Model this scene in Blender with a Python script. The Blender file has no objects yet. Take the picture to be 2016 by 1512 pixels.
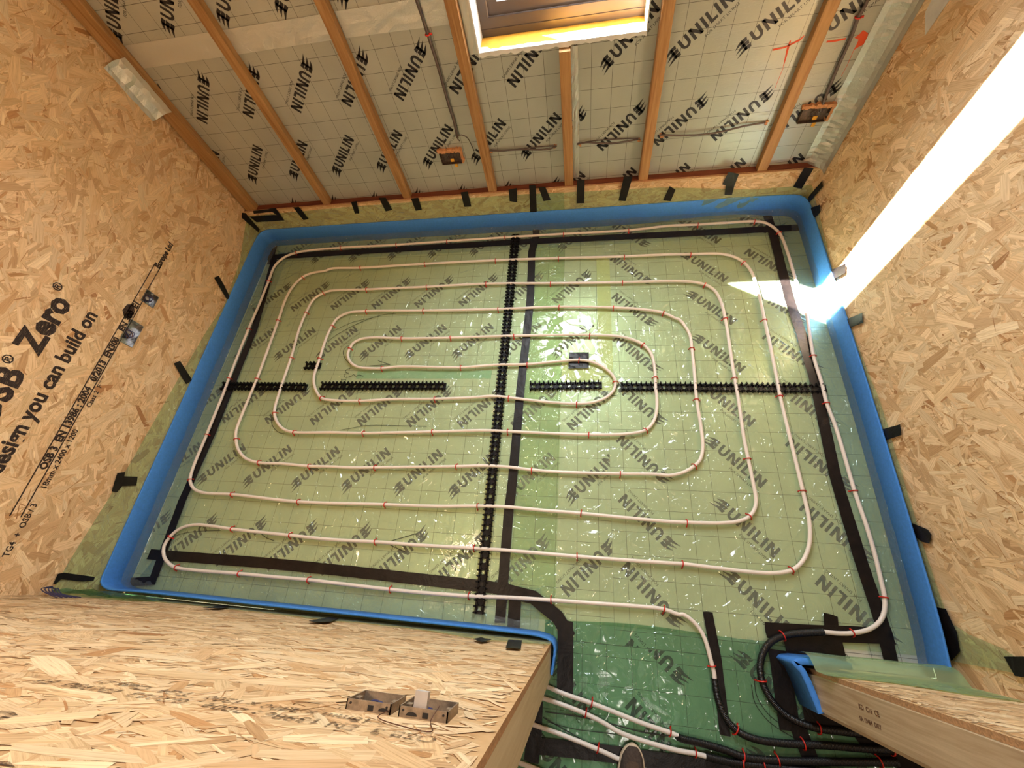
import bpy, bmesh, math, random
import numpy as np
from mathutils import Vector, Matrix
PI = math.pi
S = bpy.context.scene
COL = S.collection
# ------------------------------------------------------------------ camera
F_PX, CX, CY, CAMZ = 821.33, 1008.0, 756.0, 2.0913
_w = Vector((1.1134464, 0.1513646, -0.0918266))
_k = _w.normalized(); _t = _w.length
_R0 = Matrix(((1, 0, 0), (0, 0, -1), (0, 1, 0)))
R = Matrix.Rotation(_t, 3, _k) @ _R0                      # world -> camera (x right, y down, z forward)
CAM = Vector((0, 0, CAMZ))
cd = bpy.data.cameras.new('camera'); cam = bpy.data.objects.new('camera', cd); COL.objects.link(cam)
cd.sensor_width = 36; cd.lens = F_PX / 2016 * 36; cd.clip_start = 0.02
M = Matrix((R[0], -R[1], -R[2])).transposed().to_4x4(); M.translation = CAM
cam.matrix_world = M
S.camera = cam
# ------------------------------------------------------------------ world, sun, exposure
S.view_settings.view_transform = 'Standard'; S.view_settings.look = 'None'
S.view_settings.gamma = 1.0; S.view_settings.exposure = 0.34
S.view_settings.use_curve_mapping = False
S.cycles.use_denoising = True
S.cycles.max_bounces = 8; S.cycles.diffuse_bounces = 4; S.cycles.adaptive_threshold = 0.02; S.cycles.transparent_max_bounces = 16
S.cycles.sample_clamp_indirect = 6.0
W = bpy.data.worlds.new('sky'); S.world = W; W.use_nodes = True
wn = W.node_tree; bg = wn.nodes['Background']
tc = wn.nodes.new('ShaderNodeTexCoord'); sx = wn.nodes.new('ShaderNodeSeparateXYZ'); cr = wn.nodes.new('ShaderNodeValToRGB')
wn.links.new(tc.outputs['Generated'], sx.inputs[0]); wn.links.new(sx.outputs['Z'], cr.inputs[0]); wn.links.new(cr.outputs[0], bg.inputs[0])
cr.color_ramp.elements[0].position = 0.0; cr.color_ramp.elements[0].color = (0.05, 0.045, 0.04, 1)
cr.color_ramp.elements[1].position = 0.06; cr.color_ramp.elements[1].color = (0.86, 0.94, 1.0, 1)
bg.inputs[1].default_value = 23
SUN_EL = math.radians(45)
sd_ = Vector((1, -0.634, 0)).normalized() * math.cos(SUN_EL) + Vector((0, 0, -math.sin(SUN_EL)))
sl = bpy.data.lights.new('sun', 'SUN'); sl.energy = 190; sl.angle = math.radians(0.6); sl.color = (1.0, 0.93, 0.82)
so = bpy.data.objects.new('sun', sl); COL.objects.link(so); so.location = (-3, 5, 6)
so.rotation_euler = sd_.to_track_quat('-Z', 'Y').to_euler()
# skylight portal in the window opening
pl = bpy.data.lights.new('window_portal', 'AREA'); pl.shape = 'RECTANGLE'; pl.size = 0.76; pl.size_y = 2.3
try: pl.cycles.is_portal = True
except Exception: pass
po = bpy.data.objects.new('window_portal', pl); COL.objects.link(po); po.location = (-0.11, 2.52, 2.2)
po.rotation_euler = Vector((0, -1, 0)).to_track_quat('-Z', 'Y').to_euler()

def point_light(name, loc, power, color, r=0.06):
    l = bpy.data.lights.new(name, 'POINT'); l.energy = power; l.color = color; l.shadow_soft_size = r
    o = bpy.data.objects.new(name, l); COL.objects.link(o); o.location = loc; return o
point_light('room_fill', (-1.15, 0.25, 2.35), 30, (1.0, 0.74, 0.48), 0.12)  # added unseen warm fill, placed to brighten the left wall
point_light('hall_bulb', (0.35, -0.95, 2.55), 22, (1.0, 0.93, 0.84), 0.10)

# ------------------------------------------------------------------ pixel rays onto real planes
def ray(x, y):
    return R.transposed() @ Vector(((x - CX) / F_PX, (y - CY) / F_PX, 1.0))
def fl(x, y, z=0.0):
    r = ray(x, y); return CAM + r * ((z - CAMZ) / r.z)
def bk(x, y, Y=2.256):
    r = ray(x, y); return CAM + r * (Y / r.y)
def sw(x, y, X):
    r = ray(x, y); return CAM + r * (X / r.x)
def crop(o, s, pts): return [(o[0] + x / s, o[1] + y / s) for x, y in pts]
C5 = lambda *p: crop((650, 450), 2.88, p)
C4 = lambda *p: crop((0, 450), 2.88, p)
C6 = lambda *p: crop((1316, 450), 2.88, p)
C3 = lambda *p: crop((1316, 0), 2.88, p)
C2 = lambda *p: crop((650, 0), 2.88, p)
C1 = lambda *p: crop((0, 0), 2.88, p)
C7 = lambda *p: crop((0, 987), 2.88, p)
C8 = lambda *p: crop((650, 987), 2.88, p)
C9 = lambda *p: crop((1316, 987), 2.88, p)
CD = lambda *p: crop((1040, 1340), 6.72, p)
CR = lambda *p: crop((1480, 1200), 4.847, p)

XL, XR, YB, YF, YF2 = -2.34, 1.30, 2.20, -0.195, -0.315
HTOP = 3.7
JL, JR = -0.122, 0.82

# ------------------------------------------------------------------ materials
def srgb(r, g, b):
    f = lambda c: (c / 255 / 12.92) if c / 255 <= 0.04045 else ((c / 255 + 0.055) / 1.055) ** 2.4
    return (f(r), f(g), f(b), 1)
class NT:
    def __init__(s, name):
        s.m = bpy.data.materials.new(name); s.m.use_nodes = True; s.t = s.m.node_tree; s.t.nodes.clear()
        s.out = s.n('ShaderNodeOutputMaterial')
    def n(s, t, **kw):
        x = s.t.nodes.new(t)
        for k, v in kw.items():
            if k.startswith('i_'):
                key = k[2:]; key = int(key) if key.isdigit() else key.replace('_', ' ')
                x.inputs[key].default_value = v
            else: setattr(x, k, v)
        return x
    def l(s, a, b): s.t.links.new(a, b)
    def math(s, op, a, b=None, c=None):
        x = s.n('ShaderNodeMath', operation=op)
        for i, v in enumerate((a, b, c)):
            if v is None: continue
            if hasattr(v, 'links'): s.l(v, x.inputs[i])
            else: x.inputs[i].default_value = v
        return x.outputs[0]
    def mix(s, f, a, b, t='RGBA', blend='MIX'):
        x = s.n('ShaderNodeMix', data_type=t, blend_type=blend) if t == 'RGBA' else s.n('ShaderNodeMix', data_type=t)
        ia, ib = (6, 7) if t == 'RGBA' else (2, 3)
        for i, v in ((0, f), (ia, a), (ib, b)):
            if hasattr(v, 'links'): s.l(v, x.inputs[i])
            else: x.inputs[i].default_value = v
        return x.outputs[2 if t == 'RGBA' else 0]
    def noise(s, vec, scale, detail=3, rough=0.5, dist=0.0):
        x = s.n('ShaderNodeTexNoise'); x.inputs['Scale'].default_value = scale; x.inputs['Detail'].default_value = detail
        x.inputs['Roughness'].default_value = rough; x.inputs['Distortion'].default_value = dist
        if vec is not None: s.l(vec, x.inputs['Vector'])
        return x.outputs[0]
    def ramp(s, f, stops):
        x = s.n('ShaderNodeValToRGB'); e = x.color_ramp.elements
        while len(e) < len(stops): e.new(0.5)
        for k, (p, c) in enumerate(stops):
            e[k].position = p; e[k].color = c if len(c) == 4 else (*c, 1)
        s.l(f, x.inputs[0]); return x.outputs[0]
    def bsdf(s, color, rough=0.5, metal=0.0, bump=None, bstr=0.3, bdist=0.002, spec=0.5, **kw):
        x = s.n('ShaderNodeBsdfPrincipled')
        for key, v in (('Base Color', color), ('Roughness', rough), ('Metallic', metal), ('Specular IOR Level', spec)):
            if hasattr(v, 'links'): s.l(v, x.inputs[key])
            else: x.inputs[key].default_value = v
        if bump is not None:
            b = s.n('ShaderNodeBump'); b.inputs['Strength'].default_value = bstr; b.inputs['Distance'].default_value = bdist
            s.l(bump, b.inputs['Height']); s.l(b.outputs[0], x.inputs['Normal'])
        return x.outputs[0]
    def schlick(s, normal=None, f0=0.055):
        w = s.n('ShaderNodeLayerWeight'); w.inputs['Blend'].default_value = 0.5
        if normal is not None: s.l(normal, w.inputs['Normal'])
        return s.math('MULTIPLY_ADD', s.math('POWER', w.outputs['Facing'], 5.0), 0.30, f0)
    def end(s, sh): s.l(sh, s.out.inputs[0]); return s.m
def objco(t): return t.n('ShaderNodeTexCoord').outputs['Object']
def mapped(t, vec, sc=(1, 1, 1), rot=(0, 0, 0)):
    m = t.n('ShaderNodeMapping'); m.inputs['Scale'].default_value = sc; m.inputs['Rotation'].default_value = rot
    t.l(vec, m.inputs[0]); return m.outputs[0]
def simple(name, color, rough=0.5, metal=0.0, nscale=0, namp=0.15, bump=0, bscale=200, spec=0.5):
    t = NT(name); c = color; o = objco(t)
    if nscale:
        n = t.noise(o, nscale, 4, 0.6)
        d = tuple(v * (1 - namp) for v in color[:3]) + (1,); u = tuple(min(1, v * (1 + namp)) for v in color[:3]) + (1,)
        c = t.ramp(n, [(0.3, d), (0.7, u)])
    b = t.noise(o, bscale, 3) if bump else None
    return t.end(t.bsdf(c, rough, metal, b, bump, 0.002, spec))

def osb_material():
    t = NT('osb')
    at = t.n('ShaderNodeAttribute', attribute_name='strand').outputs['Color']
    uv = t.n('ShaderNodeUVMap').outputs[0]
    g = t.noise(mapped(t, uv, (9, 260, 1)), 1.0, 4, 0.6, 0.3)
    g2 = t.noise(mapped(t, uv, (30, 900, 1)), 1.0, 2, 0.5)
    gm = t.math('ADD', t.math('MULTIPLY', g, 0.7), t.math('MULTIPLY', g2, 0.3))
    c = t.mix(1.0, at, t.ramp(gm, [(0.34, (0.72, 0.63, 0.53)), (0.5, (0.98, 0.97, 0.96)), (0.66, (1.12, 1.13, 1.15))]), blend='MULTIPLY')
    return t.end(t.bsdf(c, 0.62, 0, gm, 0.25, 0.0008, 0.25))
OSB = osb_material()

def ink_material(name, col, cover=0.75, sc=(1, 1, 1)):
    t = NT(name); o = objco(t)
    n = t.noise(mapped(t, o, sc), 60, 5, 0.7)
    f = t.ramp(n, [(0.5 - 0.25 * cover - 0.08, (0, 0, 0)), (0.5 - 0.25 * cover + 0.10, (1, 1, 1))])
    tr = t.n('ShaderNodeBsdfTransparent').outputs[0]
    d = t.bsdf(col, 0.55, spec=0.2)
    mx = t.n('ShaderNodeMixShader'); t.l(f, mx.inputs[0]); t.l(tr, mx.inputs[1]); t.l(d, mx.inputs[2])
    return t.end(mx.outputs[0])
INK_L = ink_material('black_stamp_ink', srgb(48, 38, 36), 0.55, (4, 0.5, 12))
INK_F = ink_material('black_stamp_ink_front', srgb(64, 48, 40), 0.0, (0.5, 4, 10))
PRINT = simple('print_black', srgb(26, 24, 28), 0.5)
ORANGE = simple('orange_marker', srgb(205, 70, 20), 0.6)
PEN = simple('felt_pen', srgb(22, 24, 22), 0.5)

def foil_material(name, px, pv, axes, base, dark=False):
    t = NT(name); o = objco(t); s = t.n('ShaderNodeSeparateXYZ'); t.l(o, s.inputs[0])
    a, b = s.outputs[axes[0]], s.outputs[axes[1]]
    def line(v, ph):
        fr = t.math('FRACT', t.math('MULTIPLY', t.math('SUBTRACT', v, ph - 0.05), 10.0))
        return t.math('LESS_THAN', t.math('ABSOLUTE', t.math('SUBTRACT', fr, 0.5)), 0.0095)
    ln = t.math('MAXIMUM', line(a, px), line(b, pv))
    n = t.noise(o, 5, 3); n2 = t.noise(o, 60, 4, 0.65, 0.4)
    d = tuple(v * 0.88 for v in base[:3]) + (1,)
    c = t.ramp(n, [(0.3, d), (0.7, base)])
    c = t.mix(t.math('MULTIPLY', ln, 0.82), c, srgb(58, 50, 40))
    # long shallow creases + fine orange-peel embossing
    m = mapped(t, o, (1.2, 9, 9) if 'Z' in axes else (9, 1.4, 1))
    w = t.noise(m, 2.2, 5, 0.6, 0.9)
    r = t.math('ABSOLUTE', t.math('SUBTRACT', w, 0.5))
    cr = t.math('MULTIPLY', t.math('SMOOTH_MIN', r, 0.02, 0.01), 14)
    h = t.math('ADD', t.math('MULTIPLY', n2, 0.5), cr)
    return t.end(t.bsdf(c, 0.38, 0.35, h, 0.45, 0.0025))
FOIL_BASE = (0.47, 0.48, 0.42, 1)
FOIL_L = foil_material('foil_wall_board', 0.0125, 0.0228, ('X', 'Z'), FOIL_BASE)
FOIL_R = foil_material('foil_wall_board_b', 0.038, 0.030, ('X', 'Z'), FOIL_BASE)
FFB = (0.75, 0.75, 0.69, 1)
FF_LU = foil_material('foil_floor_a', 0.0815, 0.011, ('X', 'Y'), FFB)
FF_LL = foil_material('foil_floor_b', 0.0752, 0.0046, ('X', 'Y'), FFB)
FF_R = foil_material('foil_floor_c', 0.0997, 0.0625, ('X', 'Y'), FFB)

def sheet_material(name, tint, gloss=0.10, wrinkle=1.0, scale=1.0, aniso=(1, 1, 1), haze=0.17, det=1.2):
    t = NT(name); o = objco(t)
    big = t.noise(mapped(t, o, aniso), 3.6 * scale, det, 0.5, 1.5)
    ridge = t.math('ABSOLUTE', t.math('SUBTRACT', big, 0.5))
    ridge = t.math('SUBTRACT', 1.0, t.math('MINIMUM', t.math('MULTIPLY', ridge, 20), 1.0))
    mid = t.noise(mapped(t, o, aniso), 10 * scale, det, 0.5, 1.8)
    rid2 = t.math('ABSOLUTE', t.math('SUBTRACT', mid, 0.5))
    rid2 = t.math('SUBTRACT', 1.0, t.math('MINIMUM', t.math('MULTIPLY', rid2, 14), 1.0))
    fine = t.noise(o, 90 * scale, 3, 0.6)
    h = t.math('ADD', t.math('ADD', t.math('MULTIPLY', ridge, 1.0), t.math('MULTIPLY', rid2, 0.5)), t.math('MULTIPLY', fine, 0.07))
    b = t.n('ShaderNodeBump'); b.inputs['Strength'].default_value = 0.5 * wrinkle; b.inputs['Distance'].default_value = 0.011
    t.l(h, b.inputs['Height'])
    tv = t.ramp(t.noise(o, 6, 4, 0.6), [(0.3, tuple(v * 0.93 for v in tint[:3]) + (1,)), (0.7, tint)])
    tr = t.n('ShaderNodeBsdfTransparent'); t.l(tv, tr.inputs[0])
    df = t.n('ShaderNodeBsdfDiffuse'); t.l(t.mix(0.5, tv, tint), df.inputs[0])
    m1 = t.n('ShaderNodeMixShader'); m1.inputs[0].default_value = haze; t.l(tr.outputs[0], m1.inputs[1]); t.l(df.outputs[0], m1.inputs[2])
    gl = t.n('ShaderNodeBsdfGlossy'); gl.inputs['Roughness'].default_value = gloss; t.l(b.outputs[0], gl.inputs['Normal'])
    m2 = t.n('ShaderNodeMixShader'); t.l(t.schlick(b.outputs[0]), m2.inputs[0]); t.l(m1.outputs[0], m2.inputs[1]); t.l(gl.outputs[0], m2.inputs[2])
    return t.end(m2.outputs[0])
GREEN = sheet_material('green_polythene', (0.76, 0.88, 0.66, 1), 0.07, 1.3)
GREEN_F = sheet_material('green_polythene_fold', (0.56, 0.76, 0.46, 1), 0.13, 0.15, haze=0.28)
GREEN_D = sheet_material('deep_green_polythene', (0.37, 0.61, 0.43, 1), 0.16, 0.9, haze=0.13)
FILM = sheet_material('clear_film', (0.90, 0.97, 0.97, 1), 0.05, 1.5, 2.0, haze=0.05, det=4)
TAPE = None
def tape_material():
    t = NT('black_tape'); o = objco(t)
    n = t.noise(o, 8, 4, 0.6, 1.0); f = t.noise(o, 220, 3)
    h = t.math('ADD', n, t.math('MULTIPLY', f, 0.1))
    c = t.ramp(t.noise(o, 30, 4), [(0.35, srgb(12, 9, 10)), (0.75, srgb(26, 20, 19))])
    return t.end(t.bsdf(c, 0.40, 0, h, 0.6, 0.006, 0.3))
TAPE = tape_material()
PIPE_M = simple('white_pipe', srgb(232, 222, 212), 0.35, 0, 6, 0.03)
SLEEVE_M = None
def sleeve_material():
    t = NT('black_corrugated'); uv = t.n('ShaderNodeUVMap').outputs[0]
    s = t.n('ShaderNodeSeparateXYZ'); t.l(uv, s.inputs[0])
    h = t.math('SINE', t.math('MULTIPLY', s.outputs['X'], 2 * PI * 220))
    return t.end(t.bsdf(srgb(16, 15, 17), 0.38, 0, h, 0.6, 0.001, 0.5))
SLEEVE_M = sleeve_material()
RED = simple('red_plastic', srgb(196, 36, 22), 0.4)
RAIL_M = simple('black_plastic', srgb(10, 9, 12), 0.5, spec=0.25)
FOAM = simple('blue_foam', srgb(72, 136, 220), 0.75, 0, 90, 0.10, 0.4, 260, 0.2)
YFOAM = simple('yellow_insulation', srgb(225, 165, 60), 0.8, 0, 30, 0.12, 0.5, 120, 0.2)
STEEL = simple('galvanised_steel', (0.40, 0.40, 0.41, 1), 0.30, 0.9, 55, 0.5, 0.35, 70)
STEEL_D = simple('dirty_steel', srgb(150, 132, 112), 0.6, 0.4, 70, 0.35, 0.4, 90)
STEEL_K = simple('shaded_dirty_steel', srgb(84, 70, 60), 0.6, 0.4, 70, 0.45, 0.4, 90)  # dirty steel, darkened further: shade inside the open boxes put into the colour
CABLE = simple('grey_cable', srgb(78, 66, 62), 0.5)
WIRE = simple('blue_wire', srgb(40, 44, 90), 0.4)
BROWNW = simple('brown_wire', srgb(84, 50, 34), 0.45)
CLEAR = simple('translucent_wrap', srgb(190, 182, 176), 0.45, 0, 30, 0.1)
FOILTAPE = None
def foiltape_material():
    t = NT('foil_tape'); o = objco(t)
    n = t.noise(o, 40, 5, 0.65, 1.8); r = t.math('ABSOLUTE', t.math('SUBTRACT', n, 0.5))
    n2 = t.noise(o, 9, 3, 0.5, 1.0)
    return t.end(t.bsdf(srgb(214, 216, 210), 0.28, 0.65, t.math('ADD', r, n2), 0.6, 0.006))
FOILTAPE = foiltape_material()
WHITEFOIL = simple('white_foil_edge', srgb(225, 224, 220), 0.4, 0.2, 20, 0.08, 0.5, 60)
FRAME_M = simple('window_frame_dark', srgb(72, 60, 52), 0.45, 0, 4, 0.1)
FRAME_L = simple('window_gasket', srgb(120, 112, 112), 0.3, 0.4)

def wood_material(name, light, dark, axis, knots=True, rough=0.6):
    t = NT(name); o = objco(t)
    sc = [22, 22, 22]; sc[axis] = 1.3
    oi = t.n('ShaderNodeObjectInfo').outputs['Random']
    cmb = t.n('ShaderNodeVectorMath', operation='ADD'); t.l(mapped(t, o, tuple(sc)), cmb.inputs[0])
    mm = t.math('MULTIPLY', oi, 37.0); cx = t.n('ShaderNodeCombineXYZ'); t.l(mm, cx.inputs[0]); t.l(mm, cx.inputs[1]); t.l(cx.outputs[0], cmb.inputs[1])
    g = t.noise(cmb.outputs[0], 1.6, 5, 0.6, 1.2)
    sc2 = [90, 90, 90]; sc2[axis] = 3
    f = t.noise(mapped(t, o, tuple(sc2)), 1.5, 3)
    c = t.ramp(t.math('ADD', t.math('MULTIPLY', g, 0.75), t.math('MULTIPLY', f, 0.25)), [(0.33, dark), (0.5, tuple((a + b) / 2 for a, b in zip(light, dark))), (0.66, light)])
    if knots:
        ks = [5, 5, 5]; ks[axis] = 2.2
        v = t.n('ShaderNodeTexVoronoi'); t.l(mapped(t, o, tuple(ks)), v.inputs[0]); v.inputs['Scale'].default_value = 1.0
        k = t.math('LESS_THAN', v.outputs['Distance'], 0.06)
        c = t.mix(t.math('MULTIPLY', k, 0.6), c, srgb(90, 52, 26))
    return t.end(t.bsdf(c, rough, 0, g, 0.2, 0.001, 0.3))
BATTEN_M = wood_material('batten_pine', srgb(172, 134, 88), srgb(128, 90, 52), 2)
PLATE_M = wood_material('sole_plate_timber', srgb(120, 62, 38), srgb(78, 34, 22), 0, False)  # reddish treated timber, with the shadow behind the low panel put into its colour
STUD_M = wood_material('stud_spruce', srgb(222, 208, 176), srgb(200, 180, 142), 2)
STUD_M2 = wood_material('stud_spruce_grain', srgb(206, 184, 150), srgb(162, 134, 100), 2)
OSBEDGE = simple('osb_cut_edge', srgb(176, 136, 96), 0.8, 0, 160, 0.35, 0.6, 180)
HALL = simple('hall_plaster', srgb(190, 168, 140), 0.8, 0, 5, 0.05)
CONC = simple('floor_deck', srgb(120, 112, 100), 0.9, 0, 8, 0.1)

# ------------------------------------------------------------------ object helpers
def tag(o, label=None, cat=None, group=None, kind=None):
    if label: o['label'] = label
    if cat: o['category'] = cat
    if group: o['group'] = group
    if kind: o['kind'] = kind
    return o
class MB:
    def __init__(s): s.v = []; s.f = []; s.m = []; s.uv = []; s.smooth = []
    def add(s, vs, fs, mi=0, smooth=False, uvs=None):
        b = len(s.v); s.v += [tuple(v) for v in vs]
        for k, f in enumerate(fs):
            s.f.append(tuple(b + i for i in f)); s.m.append(mi); s.smooth.append(smooth)
            s.uv.append([uvs[i] for i in f] if uvs else [(0, 0)] * len(f))
    def box(s, a, b, mi=0):
        x0, y0, z0 = (min(p, q) for p, q in zip(a, b)); x1, y1, z1 = (max(p, q) for p, q in zip(a, b))
        s.add([(x0, y0, z0), (x1, y0, z0), (x1, y1, z0), (x0, y1, z0), (x0, y0, z1), (x1, y0, z1), (x1, y1, z1), (x0, y1, z1)],
              [(3, 2, 1, 0), (4, 5, 6, 7), (0, 1, 5, 4), (1, 2, 6, 5), (2, 3, 7, 6), (3, 0, 4, 7)], mi)
    def obox(s, c, ax, ay, az, hx, hy, hz, mi=0):
        c = Vector(c); vs = []
        for k in ((-1, -1, -1), (1, -1, -1), (1, 1, -1), (-1, 1, -1), (-1, -1, 1), (1, -1, 1), (1, 1, 1), (-1, 1, 1)):
            vs.append(c + ax * hx * k[0] + ay * hy * k[1] + az * hz * k[2])
        s.add(vs, [(3, 2, 1, 0), (4, 5, 6, 7), (0, 1, 5, 4), (1, 2, 6, 5), (2, 3, 7, 6), (3, 0, 4, 7)], mi)
    def tube(s, pts, r, seg=8, mi=0, caps=True, rs=None, flat=None):
        pts = [Vector(p) for p in pts]; n = len(pts); rings = []; prev = None; L = 0; vs = []; uvs = []
        for i, p in enumerate(pts):
            t = (pts[min(i + 1, n - 1)] - pts[max(i - 1, 0)]).normalized()
            if prev is None:
                a = t.cross(Vector((0, 0, 1)));
                if a.length < 1e-3: a = t.cross(Vector((0, 1, 0)))
                a.normalize()
            else:
                a = prev - t * prev.dot(t); a.normalize()
            prev = a; b = t.cross(a); rr = rs[i] if rs else r
            if i: L += (p - pts[i - 1]).length
            for k in range(seg):
                q = 2 * PI * k / seg
                vs.append(p + (a * math.cos(q) + b * math.sin(q)) * rr); uvs.append((L, k / seg))
        fs = [(i * seg + k, i * seg + (k + 1) % seg, (i + 1) * seg + (k + 1) % seg, (i + 1) * seg + k) for i in range(n - 1) for k in range(seg)]
        s.add(vs, fs, mi, True, uvs)
        if caps:
            s.add(vs[:seg], [tuple(range(seg))[::-1]], mi); s.add(vs[-seg:], [tuple(range(seg))], mi)
    def build(s, name, mats, parent=None, matrix=None):
        me = bpy.data.meshes.new(name); me.from_pydata(s.v, [], s.f); 
        for m in (mats if isinstance(mats, (list, tuple)) else [mats]): me.materials.append(m)
        me.polygons.foreach_set('material_index', s.m); me.polygons.foreach_set('use_smooth', s.smooth)
        ul = me.uv_layers.new(name='uv'); ul.data.foreach_set('uv', [c for f in s.uv for p in f for c in p])
        me.update(); o = bpy.data.objects.new(name, me); COL.objects.link(o)
        if parent: o.parent = parent
        return o
def empty(name, loc=(0, 0, 0)):
    o = bpy.data.objects.new(name, None); COL.objects.link(o); o.location = loc; o.empty_display_size = 0.05; return o
def local(mb, root):
    l = root.location; mb.v = [(x - l[0], y - l[1], z - l[2]) for x, y, z in mb.v]; return mb
def spline(pts, step=0.02):
    pts = [Vector(p) for p in pts]; out = []
    P = [pts[0] * 2 - pts[1]] + pts + [pts[-1] * 2 - pts[-2]]
    for i in range(1, len(P) - 2):
        a, b, c, d = P[i - 1:i + 3]
        t0 = 0; t1 = t0 + max(1e-4, (b - a).length) ** 0.5; t2 = t1 + max(1e-4, (c - b).length) ** 0.5; t3 = t2 + max(1e-4, (d - c).length) ** 0.5
        n = max(2, int((c - b).length / step))
        for k in range(n):
            t = t1 + (t2 - t1) * k / n
            A1 = a * ((t1 - t) / (t1 - t0)) + b * ((t - t0) / (t1 - t0)); A2 = b * ((t2 - t) / (t2 - t1)) + c * ((t - t1) / (t2 - t1)); A3 = c * ((t3 - t) / (t3 - t2)) + d * ((t - t2) / (t3 - t2))
            B1 = A1 * ((t2 - t) / (t2 - t0)) + A2 * ((t - t0) / (t2 - t0)); B2 = A2 * ((t3 - t) / (t3 - t1)) + A3 * ((t - t1) / (t3 - t1))
            out.append(B1 * ((t2 - t) / (t2 - t1)) + B2 * ((t - t1) / (t2 - t1)))
    out.append(pts[-1]); return out
def interp(tab, x):
    if x <= tab[0][0]: return tab[0][1]
    for (a, u), (b, v) in zip(tab, tab[1:]):
        if x <= b: return u + (v - u) * (x - a) / (b - a)
    return tab[-1][1]

# ------------------------------------------------------------------ OSB boards: a slab whose face is made of pressed strands
PAL = np.array([[.80, .61, .41], [.74, .55, .35], [.70, .50, .31], [.77, .59, .40], [.63, .43, .26], [.56, .36, .20], [.50, .285, .14], [.84, .68, .48], [.67, .46, .28], [.42, .22, .105]])
PAL = PAL * np.array([1.0, .965, .86])
PW = np.array([.16, .19, .17, .15, .12, .06, .02, .08, .045, .005])
def osb(name, origin, U, V, w, h, thick, holes=(), n=None, seed=1, bias=0.0, mats=None, extra=None, edge=None, size=1.0):
    """face rectangle origin + u*U + v*V; the slab goes back along -(U x V)."""
    rng = np.random.default_rng(seed); O = np.array(origin, float); U = np.array(U, float); V = np.array(V, float); N = np.cross(U, V)
    us = sorted({0, w, *[q for hh in holes for q in (hh[0], hh[1])]}); vs = sorted({0, h, *[q for hh in holes for q in (hh[2], hh[3])]})
    verts = []; faces = []; mi = []; cols = []; uvs = []
    base = [.60, .39, .20]
    def quad(p, m, c=base):
        b = len(verts); verts.extend(p); faces.append((b, b + 1, b + 2, b + 3)); mi.append(m); cols.extend([c] * 4); uvs.extend([(0, 0), (.1, 0), (.1, .1), (0, .1)])
    for a, b in zip(us, us[1:]):
        for c, d in zip(vs, vs[1:]):
            if any(a >= hh[0] - 1e-6 and b <= hh[1] + 1e-6 and c >= hh[2] - 1e-6 and d <= hh[3] + 1e-6 for hh in holes): continue
            p = [O + U * x + V * y for x, y in ((a, c), (b, c), (b, d), (a, d))]
            quad(p, 0); quad([q - N * thick for q in p[::-1]], 1)
    def side(a, b): quad([a, a - N * thick, b - N * thick, b], 1)
    for r in [(0, w, 0, h)] + list(holes):
        k = [O + U * r[0] + V * r[2], O + U * r[1] + V * r[2], O + U * r[1] + V * r[3], O + U * r[0] + V * r[3]]
        for i in range(4): side(k[i], k[(i + 1) % 4])
    if n is None: n = int(w * h * 4300)
    pu = rng.uniform(0, w, n); pv = rng.uniform(0, h, n)
    L = np.clip(rng.lognormal(math.log(.042), .42, n), .010, .085) * size; B = L * rng.uniform(.12, .42, n); B = np.clip(B, .0035, .020 * size)
    sm = rng.random(n) < .55; L[sm] *= .55; B[sm] *= .38
    ang = rng.uniform(-PI / 2, PI / 2, n); ang = bias + ang * rng.uniform(0.35, 1.0, n)
    keep = np.ones(n, bool); mrg = 0.001
    eu = np.abs(np.cos(ang)) * L + np.abs(np.sin(ang)) * B; ev = np.abs(np.sin(ang)) * L + np.abs(np.cos(ang)) * B
    keep &= (pu - eu > -mrg) & (pu + eu < w + mrg) & (pv - ev > -mrg) & (pv + ev < h + mrg)
    for hh in holes: keep &= ~((pu + eu > hh[0]) & (pu - eu < hh[1]) & (pv + ev > hh[2]) & (pv - ev < hh[3]))
    # short strands fill the margins
    pu, pv, L, B, ang = pu[keep], pv[keep], L[keep], B[keep], ang[keep]; n = len(pu)
    ca, sa = np.cos(ang), np.sin(ang)
    ci = rng.choice(len(PAL), n, p=PW / PW.sum()); sl2 = rng.random(n) < .13; B[sl2] = rng.uniform(.0008, .0022, sl2.sum()); L[sl2] *= .8; ci[sl2] = rng.choice([5, 6, 9, 6], sl2.sum()); C = PAL[ci] * rng.uniform(.88, 1.12, (n, 1))
    dep = np.sort(rng.uniform(.0003, .0016, n))
    corners = []
    for a, b in ((-1, -1), (0.3, -1), (1, -.55), (1, .6), (-.2, 1), (-1, .7)):
        x = (a + rng.uniform(-.22, .22, n)) * L; y = (b + rng.uniform(-.3, .3, n)) * B
        corners.append((pu + x * ca - y * sa, pv + x * sa + y * ca, dep + rng.uniform(0, .00012, n), x, y))
    P = np.stack([O[None] + U[None] * np.clip(c[0], 0, w)[:, None] + V[None] * np.clip(c[1], 0, h)[:, None] + N[None] * c[2][:, None] for c in corners], 1)
    off = rng.uniform(0, 50, (n, 2)); UVs = np.stack([np.stack([c[3] + off[:, 0], c[4] + off[:, 1]], 1) for c in corners], 1)
    nb = len(verts); verts_all = np.concatenate([np.array(verts), P.reshape(-1, 3)])
    me = bpy.data.meshes.new(name)
    nf = len(faces); me.vertices.add(len(verts_all)); me.vertices.foreach_set('co', verts_all.ravel())
    loops = np.concatenate([np.array(faces).ravel(), nb + np.arange(n * 6)])
    me.loops.add(len(loops)); me.loops.foreach_set('vertex_index', loops)
    me.polygons.add(nf + n)
    ls = np.concatenate([np.arange(nf) * 4, nf * 4 + np.arange(n) * 6]); me.polygons.foreach_set('loop_start', ls)
    me.materials.append(OSB); me.materials.append(edge or OSBEDGE)
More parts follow.
